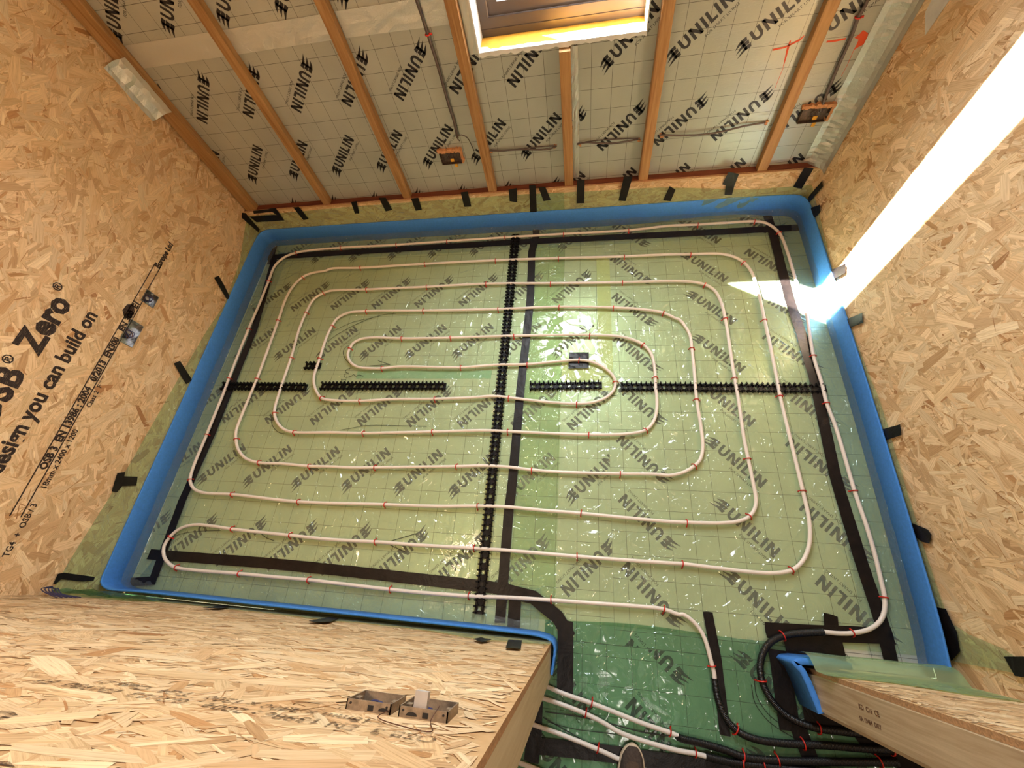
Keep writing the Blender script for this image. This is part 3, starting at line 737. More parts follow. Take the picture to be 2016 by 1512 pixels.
def sheet(name, x0, x1, y0, y1, walls, mat, z, label, step=.03, off=.004, hfun=(None, None, None, None), pens=None, edge_wob=0.0):
    U = prof1d(x0, x1, walls[0], walls[1], step, off=off); V = prof1d(y0, y1, walls[2], walls[3], step, off=off)
    vs = []
    for u, ku, tu in U:
        for v, kv, tv in V:
            zu = {'lo': hfun[0], 'hi': hfun[1]}.get(ku); zv = {'lo': hfun[2], 'hi': hfun[3]}.get(kv)
            a = tu * zu(v) if zu else 0; b = tv * zv(u) if zv else 0
            h = max(a, b); uu, vv = u, v
            if ku == 'f' and kv == 'f': h = max(.0018, z + wob(u, v))
            else:
                h = max(h, z); w_ = .0022 * math.sin(18 * (u + v) + 5 * math.sin(3 * h * 9)) * min(1, h * 6)
                if ku == 'lo': uu += abs(w_)
                if ku == 'hi': uu -= abs(w_)
                if kv == 'lo': vv += abs(w_)
                if kv == 'hi': vv -= abs(w_)
            if edge_wob and not walls[3] and v == y1: vv += edge_wob * math.sin(u * 9) + edge_wob * .5 * math.sin(u * 23)
            if edge_wob and not walls[1] and u == x1: uu += edge_wob * .3 * math.sin(v * 5)
            vs.append((uu, vv, h))
    n = len(V); mb = MB()
    mb.add(vs, [(i * n + j, (i + 1) * n + j, (i + 1) * n + j + 1, i * n + j + 1) for i in range(len(U) - 1) for j in range(n - 1)], 0, True)
    o = mb.build(name, mat)
    if pens: join_mb(o, (pens, PEN))
    return tag(o, label, 'plastic sheet')
# felt-pen lines on the sheet
pn = MB()
def pen(px, w=.003, z=.0062): ribbon(pn, spline([fl(x, y, z) for x, y in px], .015), w, (0, 0, 1))
K = lambda *p: crop((560, 560), 4.582, p)
pen(K((375, 530), (440, 475), (580, 392), (760, 312), (900, 272), (1010, 260))); pen(K((620, 540), (560, 560), (530, 600), (545, 665), (600, 722), (660, 738), (800, 732), (952, 722)))
pen(K((845, 688), (952, 722))); pen(K((615, 752), (560, 768), (548, 790), (580, 800), (540, 812), (545, 838), (600, 828), (625, 812), (645, 830), (670, 815), (712, 828)))
pen(K((510, 855), (555, 860), (520, 885), (515, 850))); pen(crop((400, 780), 4.582, [(1235, 306), (1350, 285), (1450, 266), (1600, 262), (2016, 272)]), .0025)
pen(C5((0, 590), (60, 560), (130, 530), (240, 505)), .0025); pen(C7((970, 215), (1010, 190), (1100, 172), (1250, 165)), .0025)
pen(crop((400, 980), 3.6, [(410, 255), (450, 285), (500, 303)])); pen(crop((400, 980), 3.6, [(1335, 305), (1515, 252)])); pen(crop((400, 980), 3.6, [(1325, 335), (1440, 388)]))
pen(crop((400, 780), 4.582, [(625, 150), (615, 230), (640, 290), (700, 335), (760, 340)]), .0025)
pen(C5((1540, 838), (1575, 838)), .0025); pen(C5((1560, 960), (1600, 945), (1635, 950)), .0025)
sheet('polythene_sheet', XL, -0.118, YF, YB, (1, 0, 1, 1), GREEN, .0030, 'green translucent polythene sheet on the printed wall side, turned up three walls', hfun=(hL, None, hF, hB), pens=pn)
sheet('polythene_sheet', -0.330, XR, -0.125, YB, (0, 1, 0, 1), GREEN, .0036, 'green translucent polythene sheet beside the sunlit wall, lapped along the black tape', hfun=(None, hR, None, hB), off=.0065, edge_wob=0.0)
# deep green sheet through the doorway, rumpled
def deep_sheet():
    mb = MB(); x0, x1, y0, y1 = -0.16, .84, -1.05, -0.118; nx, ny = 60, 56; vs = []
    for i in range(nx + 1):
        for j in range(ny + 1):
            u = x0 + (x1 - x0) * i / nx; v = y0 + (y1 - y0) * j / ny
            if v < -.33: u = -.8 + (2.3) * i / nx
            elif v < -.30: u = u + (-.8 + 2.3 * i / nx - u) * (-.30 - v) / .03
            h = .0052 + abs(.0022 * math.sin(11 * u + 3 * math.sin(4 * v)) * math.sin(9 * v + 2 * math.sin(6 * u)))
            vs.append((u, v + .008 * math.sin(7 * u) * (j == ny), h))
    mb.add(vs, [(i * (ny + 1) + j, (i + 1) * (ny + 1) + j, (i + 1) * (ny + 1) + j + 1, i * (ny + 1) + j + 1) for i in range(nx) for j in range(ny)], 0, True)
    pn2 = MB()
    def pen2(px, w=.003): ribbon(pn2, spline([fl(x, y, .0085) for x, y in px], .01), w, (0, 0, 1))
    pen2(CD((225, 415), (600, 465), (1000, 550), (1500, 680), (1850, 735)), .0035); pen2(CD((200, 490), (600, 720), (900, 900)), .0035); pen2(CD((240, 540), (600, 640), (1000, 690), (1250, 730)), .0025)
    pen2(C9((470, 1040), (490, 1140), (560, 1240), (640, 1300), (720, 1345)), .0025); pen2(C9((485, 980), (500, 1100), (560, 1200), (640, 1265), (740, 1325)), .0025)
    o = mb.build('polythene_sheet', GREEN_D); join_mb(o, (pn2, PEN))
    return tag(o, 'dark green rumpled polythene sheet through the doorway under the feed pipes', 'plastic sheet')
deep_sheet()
# green flap rolled over the edge strip at the right hand stub of the front wall
mb = MB(); prf = [(-.1905, None), (-.1895, .215), (-.180, .206), (-.164, .196), (-.150, .180), (-.142, .160), (-.140, .135), (-.146, .10)]
vs = []; nx = 30
for i in range(nx + 1):
    x = .80 + (1.262 - .80) * i / nx
    for k, (y, z) in enumerate(prf):
        zz = hFR(x) if z is None else z
        vs.append((x, y + .001 * math.sin(x * 30 + .3 * k) * (1 < k), zz + .0015 * math.sin(x * 17 + .2 * k)))
nn = len(prf); mb.add(vs, [(i * nn + k, i * nn + k + 1, (i + 1) * nn + k + 1, (i + 1) * nn + k) for i in range(nx) for k in range(nn - 1)], 0, True)
tag(mb.build('polythene_flap', GREEN_F), 'green polythene flap folded over the foam strip at the knotty stud', 'plastic sheet')

# ------------------------------------------------------------------ blue foam perimeter strip with its clear film skirt
def strip_path(parts):
    return spline(parts, .03)
def foam_strip(path, h0, h1, th, side):
    """upright band; side = +1 when the room lies to the left of travel"""
    mb = MB(); n = len(path); vs = []
    for i, p in enumerate(path):
        t = (path[min(i + 1, n - 1)] - path[max(i - 1, 0)]); t.z = 0; t.normalize(); s = Vector((-t.y, t.x, 0)) * side
        hh = h1(i / (n - 1)) if callable(h1) else h1
        vs += [p + Vector((0, 0, h0)), p + Vector((0, 0, hh - .004)), p + s * .0 + Vector((0, 0, hh)), p - s * (th - .002) + Vector((0, 0, hh)), p - s * th + Vector((0, 0, hh - .004)), p - s * th + Vector((0, 0, h0))]
    mb.add(vs, [(i * 6 + k, i * 6 + (k + 1) % 6, (i + 1) * 6 + (k + 1) % 6, (i + 1) * 6 + k) for i in range(n - 1) for k in range(6)], 0, True)
    mb.add(vs[:6], [(0, 1, 2, 3, 4, 5)]); mb.add(vs[-6:], [(5, 4, 3, 2, 1, 0)])
    return mb
def film_skirt(path, side, reach, seed):
    rnd = random.Random(seed); n = len(path); vs = []
    prof = [(.0015, .060), (.003, .045), (.008, .026), (.020, .013), (.045, .0085), (.08, .0075), (reach * .8, .0072), (reach, .0070)]
    for i, p in enumerate(path):
        t = (path[min(i + 1, n - 1)] - path[max(i - 1, 0)]); t.z = 0; t.normalize(); s = Vector((-t.y, t.x, 0)) * side
        for d, z in prof:
            vs.append(p + s * (d + (rnd.uniform(-.003, .003) if .003 < d < .1 else 0)) + Vector((0, 0, z + (rnd.uniform(-.003, .003) if z > .01 else rnd.uniform(-.0004, .0006)))))
    k_ = len(prof); mb = MB()
    mb.add(vs, [(i * k_ + k, i * k_ + k + 1, (i + 1) * k_ + k + 1, (i + 1) * k_ + k) for i in range(n - 1) for k in range(k_ - 1)], 0, True)
    return mb
zf = .0045
e1 = [(-.112, -.300), (-.106, -.255), (-.102, -.212), (-.115, -.186), (-.16, -.172), (-.30, -.166), (-.8, -.163), (-1.5, -.160), (-2.1, -.158), (-2.28, -.158), (-2.322, -.135), (-2.326, -.08),
      (-2.327, .5), (-2.327, 1.2), (-2.327, 2.08), (-2.320, 2.15), (-2.285, 2.184), (-2.2, 2.187), (-1.2, 2.187), (0, 2.187), (1.18, 2.187), (1.255, 2.175), (1.284, 2.13), (1.287, 2.05), (1.283, 1.2), (1.276, .55), (1.262, -.02), (1.250, -.155)]
path = strip_path([Vector((x, y, 0)) for x, y in e1])
r_ = empty('foam_edge_strip', (-2.3, 1.0, 0)); tag(r_, 'bright blue foam edging strip round the foot of all the walls', 'edge strip')
local(foam_strip(path, zf, .158, .009, -1), r_).build('foam_band', FOAM, r_)
ks = [i for i, p in enumerate(path) if p.x < -.16 or p.y > 0]
fp = path[ks[0]:]
local(film_skirt(fp, -1, .165, 5), r_).build('film_skirt', FILM, r_)
e2 = [(.808, -.322), (.795, -.27), (.775, -.205), (.752, -.178), (.77, -.163), (.83, -.158), (.95, -.160)]
r2 = empty('foam_edge_strip', (.78, -.24, 0)); tag(r2, 'short curled blue foam strip hooked round the knotty stud in the doorway', 'edge strip')
p2 = strip_path([Vector((x, y, 0)) for x, y in e2])
local(foam_strip(p2, zf, .15, .022, 1), r2).build('foam_band', FOAM, r2)

# ------------------------------------------------------------------ black tapes on the floor
def floor_tape(px, w, label, z=.0078, cat='tape', group='black tape on the floor', world=None, seed=0, th=.0007):
    pts = world or [fl(x, y, z) for x, y in px]; pts = [Vector(p) for p in pts]
    rnd = random.Random(seed + int(w * 1000)); sp_ = []
    for a, b in zip(pts, pts[1:]):
        n = max(1, int((b - a).length / .03))
        sp_ += [a.lerp(b, k / n) for k in range(n)]
    sp_.append(pts[-1]); mb = MB(); vs = []
    for i, p in enumerate(sp_):
        t = (sp_[min(i + 1, len(sp_) - 1)] - sp_[max(i - 1, 0)]); t.z = 0; t.normalize(); s = Vector((-t.y, t.x, 0))
        for k in (-1, -.33, .33, 1):
            e = s * (w / 2 * k + rnd.uniform(-.0006, .0006)); q = p + e + t * (rnd.uniform(-.002, .002) if i in (0, len(sp_) - 1) else 0)
            vs.append(Vector((q.x, q.y, z + rnd.uniform(0, .0005))))
    mb.add(vs, [(i * 4 + k, i * 4 + k + 1, (i + 1) * 4 + k + 1, (i + 1) * 4 + k) for i in range(len(sp_) - 1) for k in range(3)])
    o = mb.build('black_tape', TAPE); m = o.modifiers.new('thick', 'SOLIDIFY'); m.thickness = th; m.offset = -1
    return tag(o, label, cat, group)
floor_tape([(542, 503), (501, 648), (417, 855), (358, 987), (303, 1137)], .048, 'long black tape beside the blue strip below the big printed wall', seed=1)
floor_tape([(522, 507), (650, 499), (1011, 477), (1350, 460), (1574, 448)], .05, 'long black tape running along the window wall', z=.0083, seed=2)
floor_tape([(1507, 412), (1522, 460), (1554, 589), (1578, 658), (1603, 745), (1644, 936), (1659, 987), (1696, 1108), (1737, 1230), (1754, 1302)], .05, 'long black tape beside the blue strip at the sunlit wall', z=.0088, seed=3)
floor_tape([(293, 1091), (521, 1108), (700, 1126), (824, 1140), (960, 1155), (1010, 1164)], .05, 'long black tape along the wall with the paired surface boxes', z=.0083, seed=4)
floor_tape([(1052, 425), (1056, 462), (1047, 495), (1044, 589), (1035, 676), (1025, 762), (1016, 867), (1006, 975), (1002, 998), (992, 1126), (984, 1226)], .047, 'long black tape lapping the two green sheets at mid floor', z=.0093, seed=5)
floor_tape([(1014, 1178), (1011, 1236)], .055, 'short black tape crossing onto the blue strip by the doorway', z=.0093, seed=6)
floor_tape([(985, 1160), (1050, 1176), (1098, 1215), (1122, 1255)], .056, 'angled black tape cutting the corner at the doorway', z=.0100, seed=7)
floor_tape([(1113, 1222), (1113, 1300), (1112, 1365)], .066, 'broad black tape beside the stud of the doorway', z=.0090, seed=8)
floor_tape([(243, 1146), (308, 1143)], .04, 'stubby black tape across the blue strip in the front corner', z=.010, seed=9)
floor_tape(crop((460, 360), 5.95, [(352, 770), (430, 880)]), .028, 'small slanting black tape tab in the far corner near the printed wall', z=.0105, seed=10)
floor_tape(crop((460, 360), 5.95, [(500, 690), (450, 850), (420, 950)]), .04, 'black tape piece rising from the far corner of the floor', z=.010, seed=11)
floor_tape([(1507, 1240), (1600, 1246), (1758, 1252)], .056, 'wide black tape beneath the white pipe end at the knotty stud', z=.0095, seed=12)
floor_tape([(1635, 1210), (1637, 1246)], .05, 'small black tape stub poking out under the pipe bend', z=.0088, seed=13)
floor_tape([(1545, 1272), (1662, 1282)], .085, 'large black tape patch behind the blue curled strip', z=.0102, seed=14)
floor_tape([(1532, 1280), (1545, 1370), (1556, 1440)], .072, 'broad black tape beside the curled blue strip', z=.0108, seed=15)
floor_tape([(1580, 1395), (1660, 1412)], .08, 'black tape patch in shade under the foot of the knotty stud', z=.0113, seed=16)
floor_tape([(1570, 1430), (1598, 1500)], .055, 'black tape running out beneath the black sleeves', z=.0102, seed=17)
floor_tape([(1045, 1467), (1200, 1484), (1340, 1504), (1500, 1530)], .052, 'black tape across the passage behind the grey shoe', z=.0095, seed=18)
floor_tape([(1055, 1380), (1052, 1450), (1046, 1500)], .058, 'black tape in the passage by the planed stud', z=.0100, seed=19)
floor_tape([(1393, 1205), (1411, 1300), (1428, 1448)], .038, 'dull black tape lying under the white pipe drop in the doorway', z=.0093, seed=20)
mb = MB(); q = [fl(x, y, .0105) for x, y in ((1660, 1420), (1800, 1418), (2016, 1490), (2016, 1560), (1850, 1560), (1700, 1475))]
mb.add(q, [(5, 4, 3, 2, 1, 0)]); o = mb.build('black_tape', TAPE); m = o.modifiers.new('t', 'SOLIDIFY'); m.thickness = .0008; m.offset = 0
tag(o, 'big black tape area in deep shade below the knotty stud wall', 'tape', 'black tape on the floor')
patch('black_patch', [fl(x, y, .0072) for x, y in C5((1357, 703), (1467, 703), (1466, 793), (1350, 795))], TAPE, (0, 0, 1), 'square shiny black patch under the inner pipe bend', 'tape', th=.0008, crumple=.003, nu=7, nv=7, seed=5)

# ------------------------------------------------------------------ black tape pieces on walls
def wall_tape(pts, nrm, label, seed=0):
    pts = [Vector(p) for p in pts]; nrm = Vector(nrm); c = sum(pts, Vector()) / len(pts); rnd = random.Random(seed); mb = MB()
    # subdivide the outline and fan it, so it can crumple a little
    ring = []
    for a, b in zip(pts, pts[1:] + pts[:1]):
        n = max(1, int((b - a).length / .015)); ring += [a.lerp(b, k / n) for k in range(n)]
    mb.add([q + nrm * rnd.uniform(0, .0015) for q in ring] , [tuple(range(len(ring)))])
    o = mb.build('black_wall_tape', TAPE); m = o.modifiers.new('thick', 'SOLIDIFY'); m.thickness = .0008; m.offset = 0
    return tag(o, label, 'tape', 'black tape tabs on the walls')
XLt, XRt, YBt, YFt = XL + .0085, XR - .011, YB - .0095, YF + .0085
for k, (pp, lb) in enumerate([
    (C4((1213, 278), (1240, 267), (1275, 330), (1308, 400), (1285, 400)), 'black tape tab on the printed wall nearest the window corner'),
    (C4((985, 765), (1020, 750), (1090, 860), (1055, 882)), 'black tape tab level with the clip rails on the printed wall'),
    (C4((665, 1385), (710, 1380), (705, 1405), (780, 1407), (772, 1457), (692, 1460), (662, 1495), (633, 1490)), 'crossed black tape tabs below the big printed letters'),
    (crop((90, 1100), 8.4, [(120, 420), (200, 250), (300, 230), (810, 300), (790, 360), (600, 375), (250, 340), (160, 420)]), 'bent black tape tab low in the front corner of the printed wall'),
    (crop((460, 360), 5.95, [(100, 350), (140, 355), (305, 545), (290, 580), (95, 410)]), 'black tape tab tucked in the far corner on the printed wall')]):
    wall_tape([sw(x, y, XLt) for x, y in pp], (1, 0, 0), lb, k)
for k, (pp, lb) in enumerate([
    (C6((915, 240), (1005, 198), (1005, 250), (920, 298)), 'black tape tab on the sunlit wall at the foot of the light streak'),
    (C6((1010, 515), (1100, 477), (1102, 535), (1015, 567)), 'creased grey-black tape tab just below the light streak'),
    (C6((1208, 1140), (1315, 1110), (1322, 1170), (1215, 1205)), 'black tape tab with white creases, half way along the sunlit wall'),
    (C9((1367, 117), (1420, 138), (1470, 160), (1492, 190), (1480, 240), (1440, 230), (1370, 180)), 'rounded black tape tab nearer the door on the sunlit wall'),
    (C9((1520, 600), (1575, 610), (1610, 690), (1635, 740), (1655, 850), (1605, 905), (1570, 790), (1550, 700)), 'long ragged black tape on the sunlit wall above the front corner'),
    (C9((1905, 880), (2016, 880), (2040, 900), (2040, 1000), (1965, 990)), 'black tape tab on the sunlit wall at the very front corner'),
    (crop((1500, 300), 4.76, [(565, 265), (572, 320), (440, 475), (435, 420)]), 'slanting black tape tab on the shaded end of the sunlit wall'),
    (crop((1500, 300), 4.76, [(460, 520), (545, 490), (548, 560), (500, 610), (470, 600)]), 'dark crumpled tape scrap in the shaded far corner of the sunlit wall')]):
    wall_tape([sw(x, y, XRt) for x, y in pp], (-1, 0, 0), lb, k + 10)
def z440(*p): return crop((440, 220), 4.383, p)
for k, (pp, lb) in enumerate([
    (z440((255, 855), (400, 838), (395, 832), (450, 832), (525, 938), (285, 952), (225, 905), (430, 890), (462, 892), (420, 862), (262, 880)), 'bracket shaped black tape at the corner end of the low panel'),
    (z440((600, 825), (650, 820), (735, 925), (690, 935)), 'first slanting black tape tab after the bracket shaped one'),
    (C2((118, 1145), (150, 1140), (165, 1210), (140, 1210)), 'narrow black tape tab under the second batten'),
    (C2((275, 1120), (315, 1120), (352, 1190), (315, 1198)), 'slanting black tape tab just before the third batten'),
    (C2((458, 1125), (500, 1120), (520, 1190), (485, 1195)), 'black tape tab just past the third batten foot'),
    (C2((740, 1090), (780, 1085), (800, 1170), (760, 1172)), 'black tape tab below the dirty drooping cable box'),
    (C2((1012, 1075), (1058, 1065), (1060, 1147), (1018, 1140)), 'black tape tab past the fourth batten foot'),
    (C2((1128, 1050), (1165, 1050), (1172, 1210), (1135, 1210)), 'long upright black tape down to the blue strip at the sheet lap'),
    (C2((1180, 1060), (1220, 1060), (1250, 1133), (1210, 1140)), 'slanting tape tab partly under the green sheet beside the long upright tape'),
    (C2((1400, 1020), (1443, 1020), (1440, 1152), (1397, 1152)), 'black tape tab beside the foot of the short central batten'),
    (C2((1665, 1000), (1715, 1000), (1675, 1140), (1635, 1137)), 'black tape tab leaning toward the batten by the window side'),
    (C2((1925, 1055), (1958, 1075), (1930, 1140), (1888, 1135)), 'torn black tape tab with a white edge on the bare panel'),
    (C3((340, 975), (400, 985), (375, 1050), (360, 1105), (318, 1105), (325, 1050), (305, 1045)), 'twisted black tape tab before the last batten'),
    (C3((770, 950), (823, 955), (755, 1070), (707, 1060)), 'black tape tab at the shaded end of the low panel')]):
    wall_tape([bk(x, y, YBt) for x, y in pp], (0, -1, 0), lb, k + 30)
for k, (pp, lb) in enumerate([
    (C8((810, 782), (855, 772), (915, 785), (860, 798)), 'small black tape tab on the front wall left of the square one'),
    (C8((1010, 785), (1088, 790), (1080, 838), (995, 832)), 'square black tape tab by the planed door stud'),
    (C7((1150, 605), (1200, 601), (1270, 587), (1310, 597), (1250, 608)), 'thin black tape tab on the front wall nearest the printed wall'),
    (C7((1750, 680), (1870, 657), (1925, 662), (1870, 685), (1790, 687)), 'thin black tape tab mid way along the front wall')]):
    wall_tape([bk(x, y, YFt) for x, y in pp], (0, 1, 0), lb, k + 50)

# ------------------------------------------------------------------ clip rails
def rail(p0, p1, label, w=.042):
    a, b = Vector(p0), Vector(p1); L = (b - a).length; n = max(1, round(L / .05)); u = L / n; root = empty('clip_rail', (a.x, a.y, .0072)); root.rotation_euler = (0, 0, math.atan2(b.y - a.y, b.x - a.x))
    tag(root, label, 'clip rail', 'black clip rails on the floor')
    base = MB(); te = MB(); t = .003; h = w / 2
    for k in range(n):
        x = k * u
        # plate with a hole in each unit
        base.box((x, -h, 0), (x + u, -.008, t)); base.box((x, .008, 0), (x + u, h, t)); base.box((x, -.008, 0), (x + u * .28, .008, t)); base.box((x + u * .62, -.008, 0), (x + u, .008, t))
        base.box((x + u * .80, -h * .9, t), (x + u * .97, -h * .45, t + .006)); base.box((x + u * .80, h * .45, t), (x + u * .97, h * .9, t + .006))
        for s in (-1, 1):
            base.box((x + u * .05, s * h * .62, t), (x + u * .45, s * h * .78, t + .007))
            for q in (.12, .62):
                xx = x + u * q
                te.add([(xx - .004, s * h, 0), (xx + .004, s * h, 0), (xx, s * (h + .010), .002), (xx - .004, s * h, .016), (xx + .004, s * h, .016), (xx, s * (h + .007), .019)],
                       [(0, 1, 2), (3, 5, 4), (0, 2, 5, 3), (1, 4, 5, 2), (0, 3, 4, 1)])
                te.obox((xx, s * h * .86, .011), Vector((1, 0, 0)), Vector((0, 1, 0)), Vector((0, 0, 1)), .0035, .0022, .0095)
                te.obox((xx + .007, s * h * .45, .009), Vector((1, 0, 0)), Vector((0, 1, 0)), Vector((0, 0, 1)), .0018, .004, .0075)
    base.build('rail_base', RAIL_M, root); te.build('clip_teeth', RAIL_M, root)
    return root
rail(fl(943.5, 1209), fl(1016, 464), 'long black clip rail crossing the whole floor from window wall to doorway side')
rail(fl(440, 762), fl(606, 764), 'black clip rail from the printed wall side, under three pipes')
rail(fl(634, 762), fl(879, 762), 'black clip rail between the inner pipe loop and mid floor')
rail(fl(1043, 762), fl(1185, 760), 'short black clip rail inside the end of the innermost loop')
rail(fl(1222, 763), fl(1625, 767), 'black clip rail reaching the tape by the sunlit wall')
rail(fl(603, 722), fl(633, 722), 'tiny two-clip offcut of black rail beside the inner pipe')

# ------------------------------------------------------------------ heating pipe and sleeves
ZP = .0185
def fp_(pxs, z=ZP): return [fl(x, y, z) for x, y in pxs]
P = []
P += C9((880, 740), (950, 748), (1045, 747), (1140, 725), (1200, 680), (1225, 620), (1226, 545), (1210, 470), (1170, 300), (1120, 130), (1085, 30))
P += C6((1055, 1487), (950, 1130), (897, 990), (870, 880), (822, 722), (780, 470), (750, 370), (725, 300), (700, 220), (680, 150), (650, 65), (628, 25))
P += C3((590, 1285), (545, 1262), (488, 1255), (350, 1262), (167, 1273), (0, 1281))
P += C5((1692, 10), (1323, 30), (992, 50), (663, 72), (375, 92), (0, 113))
P += C4((1680, 137), (1610, 165), (1560, 210), (1523, 297), (1470, 430), (1409, 570), (1298, 850), (1280, 900), (1172, 1168), (1090, 1370), (1078, 1430), (1100, 1475), (1150, 1497), (1315, 1507))
P += C7((1690, 2)) + C8((310, 18), (600, 28), (835, 27), (980, 30), (1200, 50), (1422, 68), (1700, 95))
P += C9((0, 115), (105, 120), (300, 123), (400, 112), (460, 85), (490, 40), (497, -10))
P += C6((480, 1440), (452, 1305), (430, 1200), (395, 960), (375, 848), (350, 690), (322, 512), (295, 410), (260, 350), (207, 318), (130, 302), (0, 298))
P += C5((1657, 305), (1250, 310), (884, 313), (548, 330), (206, 345), (0, 353))
P += C4((1834, 366), (1780, 400), (1735, 478), (1700, 560), (1650, 733), (1600, 880), (1560, 1010), (1556, 1046), (1570, 1095), (1610, 1138), (1667, 1155), (1800, 1157))
P += C5((0, 1156), (186, 1160), (578, 1152), (880, 1145), (1006, 1150), (1466, 1168), (1700, 1162), (1790, 1142), (1830, 1100), (1850, 1040), (1852, 960), (1845, 900), (1843, 845), (1838, 780), (1820, 710), (1775, 658), (1720, 632), (1640, 612), (1472, 603), (1042, 608), (682, 619), (405, 623), (240, 618), (170, 628), (130, 650), (112, 680), (100, 710), (110, 750), (150, 782), (220, 792), (293, 793), (390, 783), (740, 787), (960, 772), (1117, 770), (1300, 752), (1411, 745), (1470, 752), (1540, 780), (1600, 830), (1618, 870), (1605, 920), (1560, 960), (1490, 985), (1398, 992), (1250, 985), (1012, 958), (930, 950), (800, 958), (592, 966), (350, 968), (167, 978), (0, 972))
P += C4((1822, 960), (1785, 900), (1780, 840), (1812, 738), (1850, 620), (1882, 552))
P += C5((40, 510), (100, 478), (205, 468), (528, 465), (952, 457), (1298, 444), (1606, 448), (1780, 460), (1890, 478), (1960, 510))
P += C6((60, 515), (95, 555), (120, 600), (133, 680), (145, 800), (160, 970), (185, 1130), (195, 1240), (180, 1310), (148, 1345), (90, 1380), (0, 1400))
P += C5((1850, 1393), (1645, 1390), (1300, 1380), (1142, 1368), (1010, 1352), (880, 1345), (715, 1349), (460, 1352), (252, 1355), (130, 1356), (0, 1350))
P += C4((1752, 1347), (1600, 1333), (1467, 1327), (1390, 1300), (1350, 1250), (1338, 1195), (1338, 1150), (1370, 1060), (1420, 940), (1457, 852), (1577, 523), (1620, 400), (1660, 330), (1715, 276), (1770, 252), (1850, 238))
P += C5((0, 228), (172, 222), (536, 200), (938, 180), (1294, 168), (1667, 158))
P += C6((0, 147), (126, 146), (290, 143), (370, 160), (428, 193), (470, 245), (495, 310), (520, 400), (545, 520), (580, 680), (620, 880), (633, 950), (690, 1190), (762, 1487))
P += C9((795, 90), (803, 180), (795, 260), (760, 340), (700, 390), (600, 407), (480, 402), (250, 375), (83, 355), (0, 350))
P += C8((1700, 335), (1400, 312), (1000, 278), (815, 266), (500, 248), (255, 230), (0, 216))
P += C7((1644, 193), (1315, 157), (1200, 140), (1100, 133), (1020, 155), (965, 200), (930, 255), (930, 310), (960, 355), (1000, 376), (1100, 390), (1355, 410), (1550, 428), (1748, 445))
P += C8((0, 460), (150, 478), (340, 500), (550, 520), (785, 537), (1000, 545), (1252, 560), (1500, 578), (1700, 592), (1893, 612), (1980, 643))
P += C9((80, 640), (140, 680), (190, 745), (220, 820), (240, 900), (258, 970), (262, 1008))
main = spline(fp_(P), .02)
def pipe(pts, r, name, mat, label, cat, group=None, seg=12):
    mb = MB(); mb.tube(pts, r, seg); return tag(mb.build(name, mat), label, cat, group)
pipe(main, .0083, 'heating_pipe', PIPE_M, 'white underfloor heating pipe laid in a long double spiral over the green floor', 'pipe')
dp = {}
dp['A'] = spline(fp_(CD((240, 75), (450, 165), (840, 300), (1100, 400), (1500, 560), (1880, 690), (1985, 735))), .02)
dp['B'] = spline(fp_(CD((180, 230), (400, 300), (760, 440), (1000, 560), (1200, 680), (1500, 790), (1980, 925)) + C9((155, 1430), (215, 1447))), .02)
dp['C'] = spline(fp_(CD((60, 580), (400, 700), (920, 910), (1200, 1040), (1500, 1190))), .02)
dp['D'] = spline(fp_(CD((-200, 1060), (0, 1130), (300, 1250))), .02)
for k, lb in (('A', 'white feed pipe entering from behind the planed stud, nearest the deep green sheet'), ('B', 'white feed pipe passing just above the shoe tip into a black sleeve'), ('C', 'white feed pipe running behind the grey shoe'), ('D', 'white feed pipe nearest the photographer, mostly behind the wall end')):
    q = dp[k]; d = (q[0] - q[2]).normalized(); dp[k] = [q[0] + d * .45, q[0] + d * .2] + q
    pipe(dp[k], .0083, 'heating_pipe', PIPE_M, lb, 'pipe', 'feed pipes in the passage')
RS = .0125; ZS = .0205
sl_pts = {
 'curling round the blue strip by the knotty stud': C9((880, 741), (780, 745), (700, 752), (640, 766), (580, 797), (540, 850), (520, 930), (528, 1010), (555, 1080), (610, 1160), (680, 1222), (760, 1262), (850, 1288), (980, 1305), (1300, 1340)),
 'continuing the white pipe down past the dull tape': C9((261, 1004), (265, 1040), (275, 1100), (300, 1180), (350, 1265), (410, 1315), (500, 1350), (620, 1368), (770, 1378), (900, 1383), (1100, 1400), (1500, 1420)),
 'taking the feed pipe nearest the deep green sheet': [CD((1975, 731))[0]] + C9((55, 1337), (200, 1375), (330, 1413), (430, 1450), (620, 1470), (900, 1475), (1300, 1480)),
 'taking the feed pipe that passes above the shoe': C9((212, 1446), (300, 1468), (420, 1490), (540, 1503), (800, 1530), (1100, 1560))}
for k, v in sl_pts.items():
    pipe(spline(fp_(v, ZS), .015), RS, 'pipe_sleeve', SLEEVE_M, 'ribbed black sleeve ' + k, 'pipe sleeve', 'black pipe sleeves', 14)

# ------------------------------------------------------------------ red staples
allp = [(main, ZP, .0083)] + [(dp[k], ZP, .0083) for k in dp]
slv = [(spline(fp_(v, ZS), .015), ZS, RS) for v in sl_pts.values()]
def staple_mesh(r, zc, nm):
    mb = MB(); a = r + .0022
    a += .0012; arc = [(0, -a - .0035, .006 - zc), (0, -a, .002)] + [(0, -a * math.cos(q), a * math.sin(q)) for q in [PI * k / 8 for k in range(0, 9)]] + [(0, a, -.002), (0, a + .004, .006 - zc), (0.001, a + .0075, .0085 - zc)]
    mb.tube([(x, y, z) for x, y, z in arc], .0026, 6)
    for s in (-1, 1): mb.obox((0, s * (a + .0018), .009 - zc), Vector((1, 0, 0)), Vector((0, 1, 0)), Vector((0, 0, 1)), .0032, .0014, .003)
    me = mb.build(nm, RED); d = me.data; bpy.data.objects.remove(me); return d
SM = staple_mesh(.0083, ZP, 'staple'); SM2 = staple_mesh(RS, ZS, 'staple_wide')
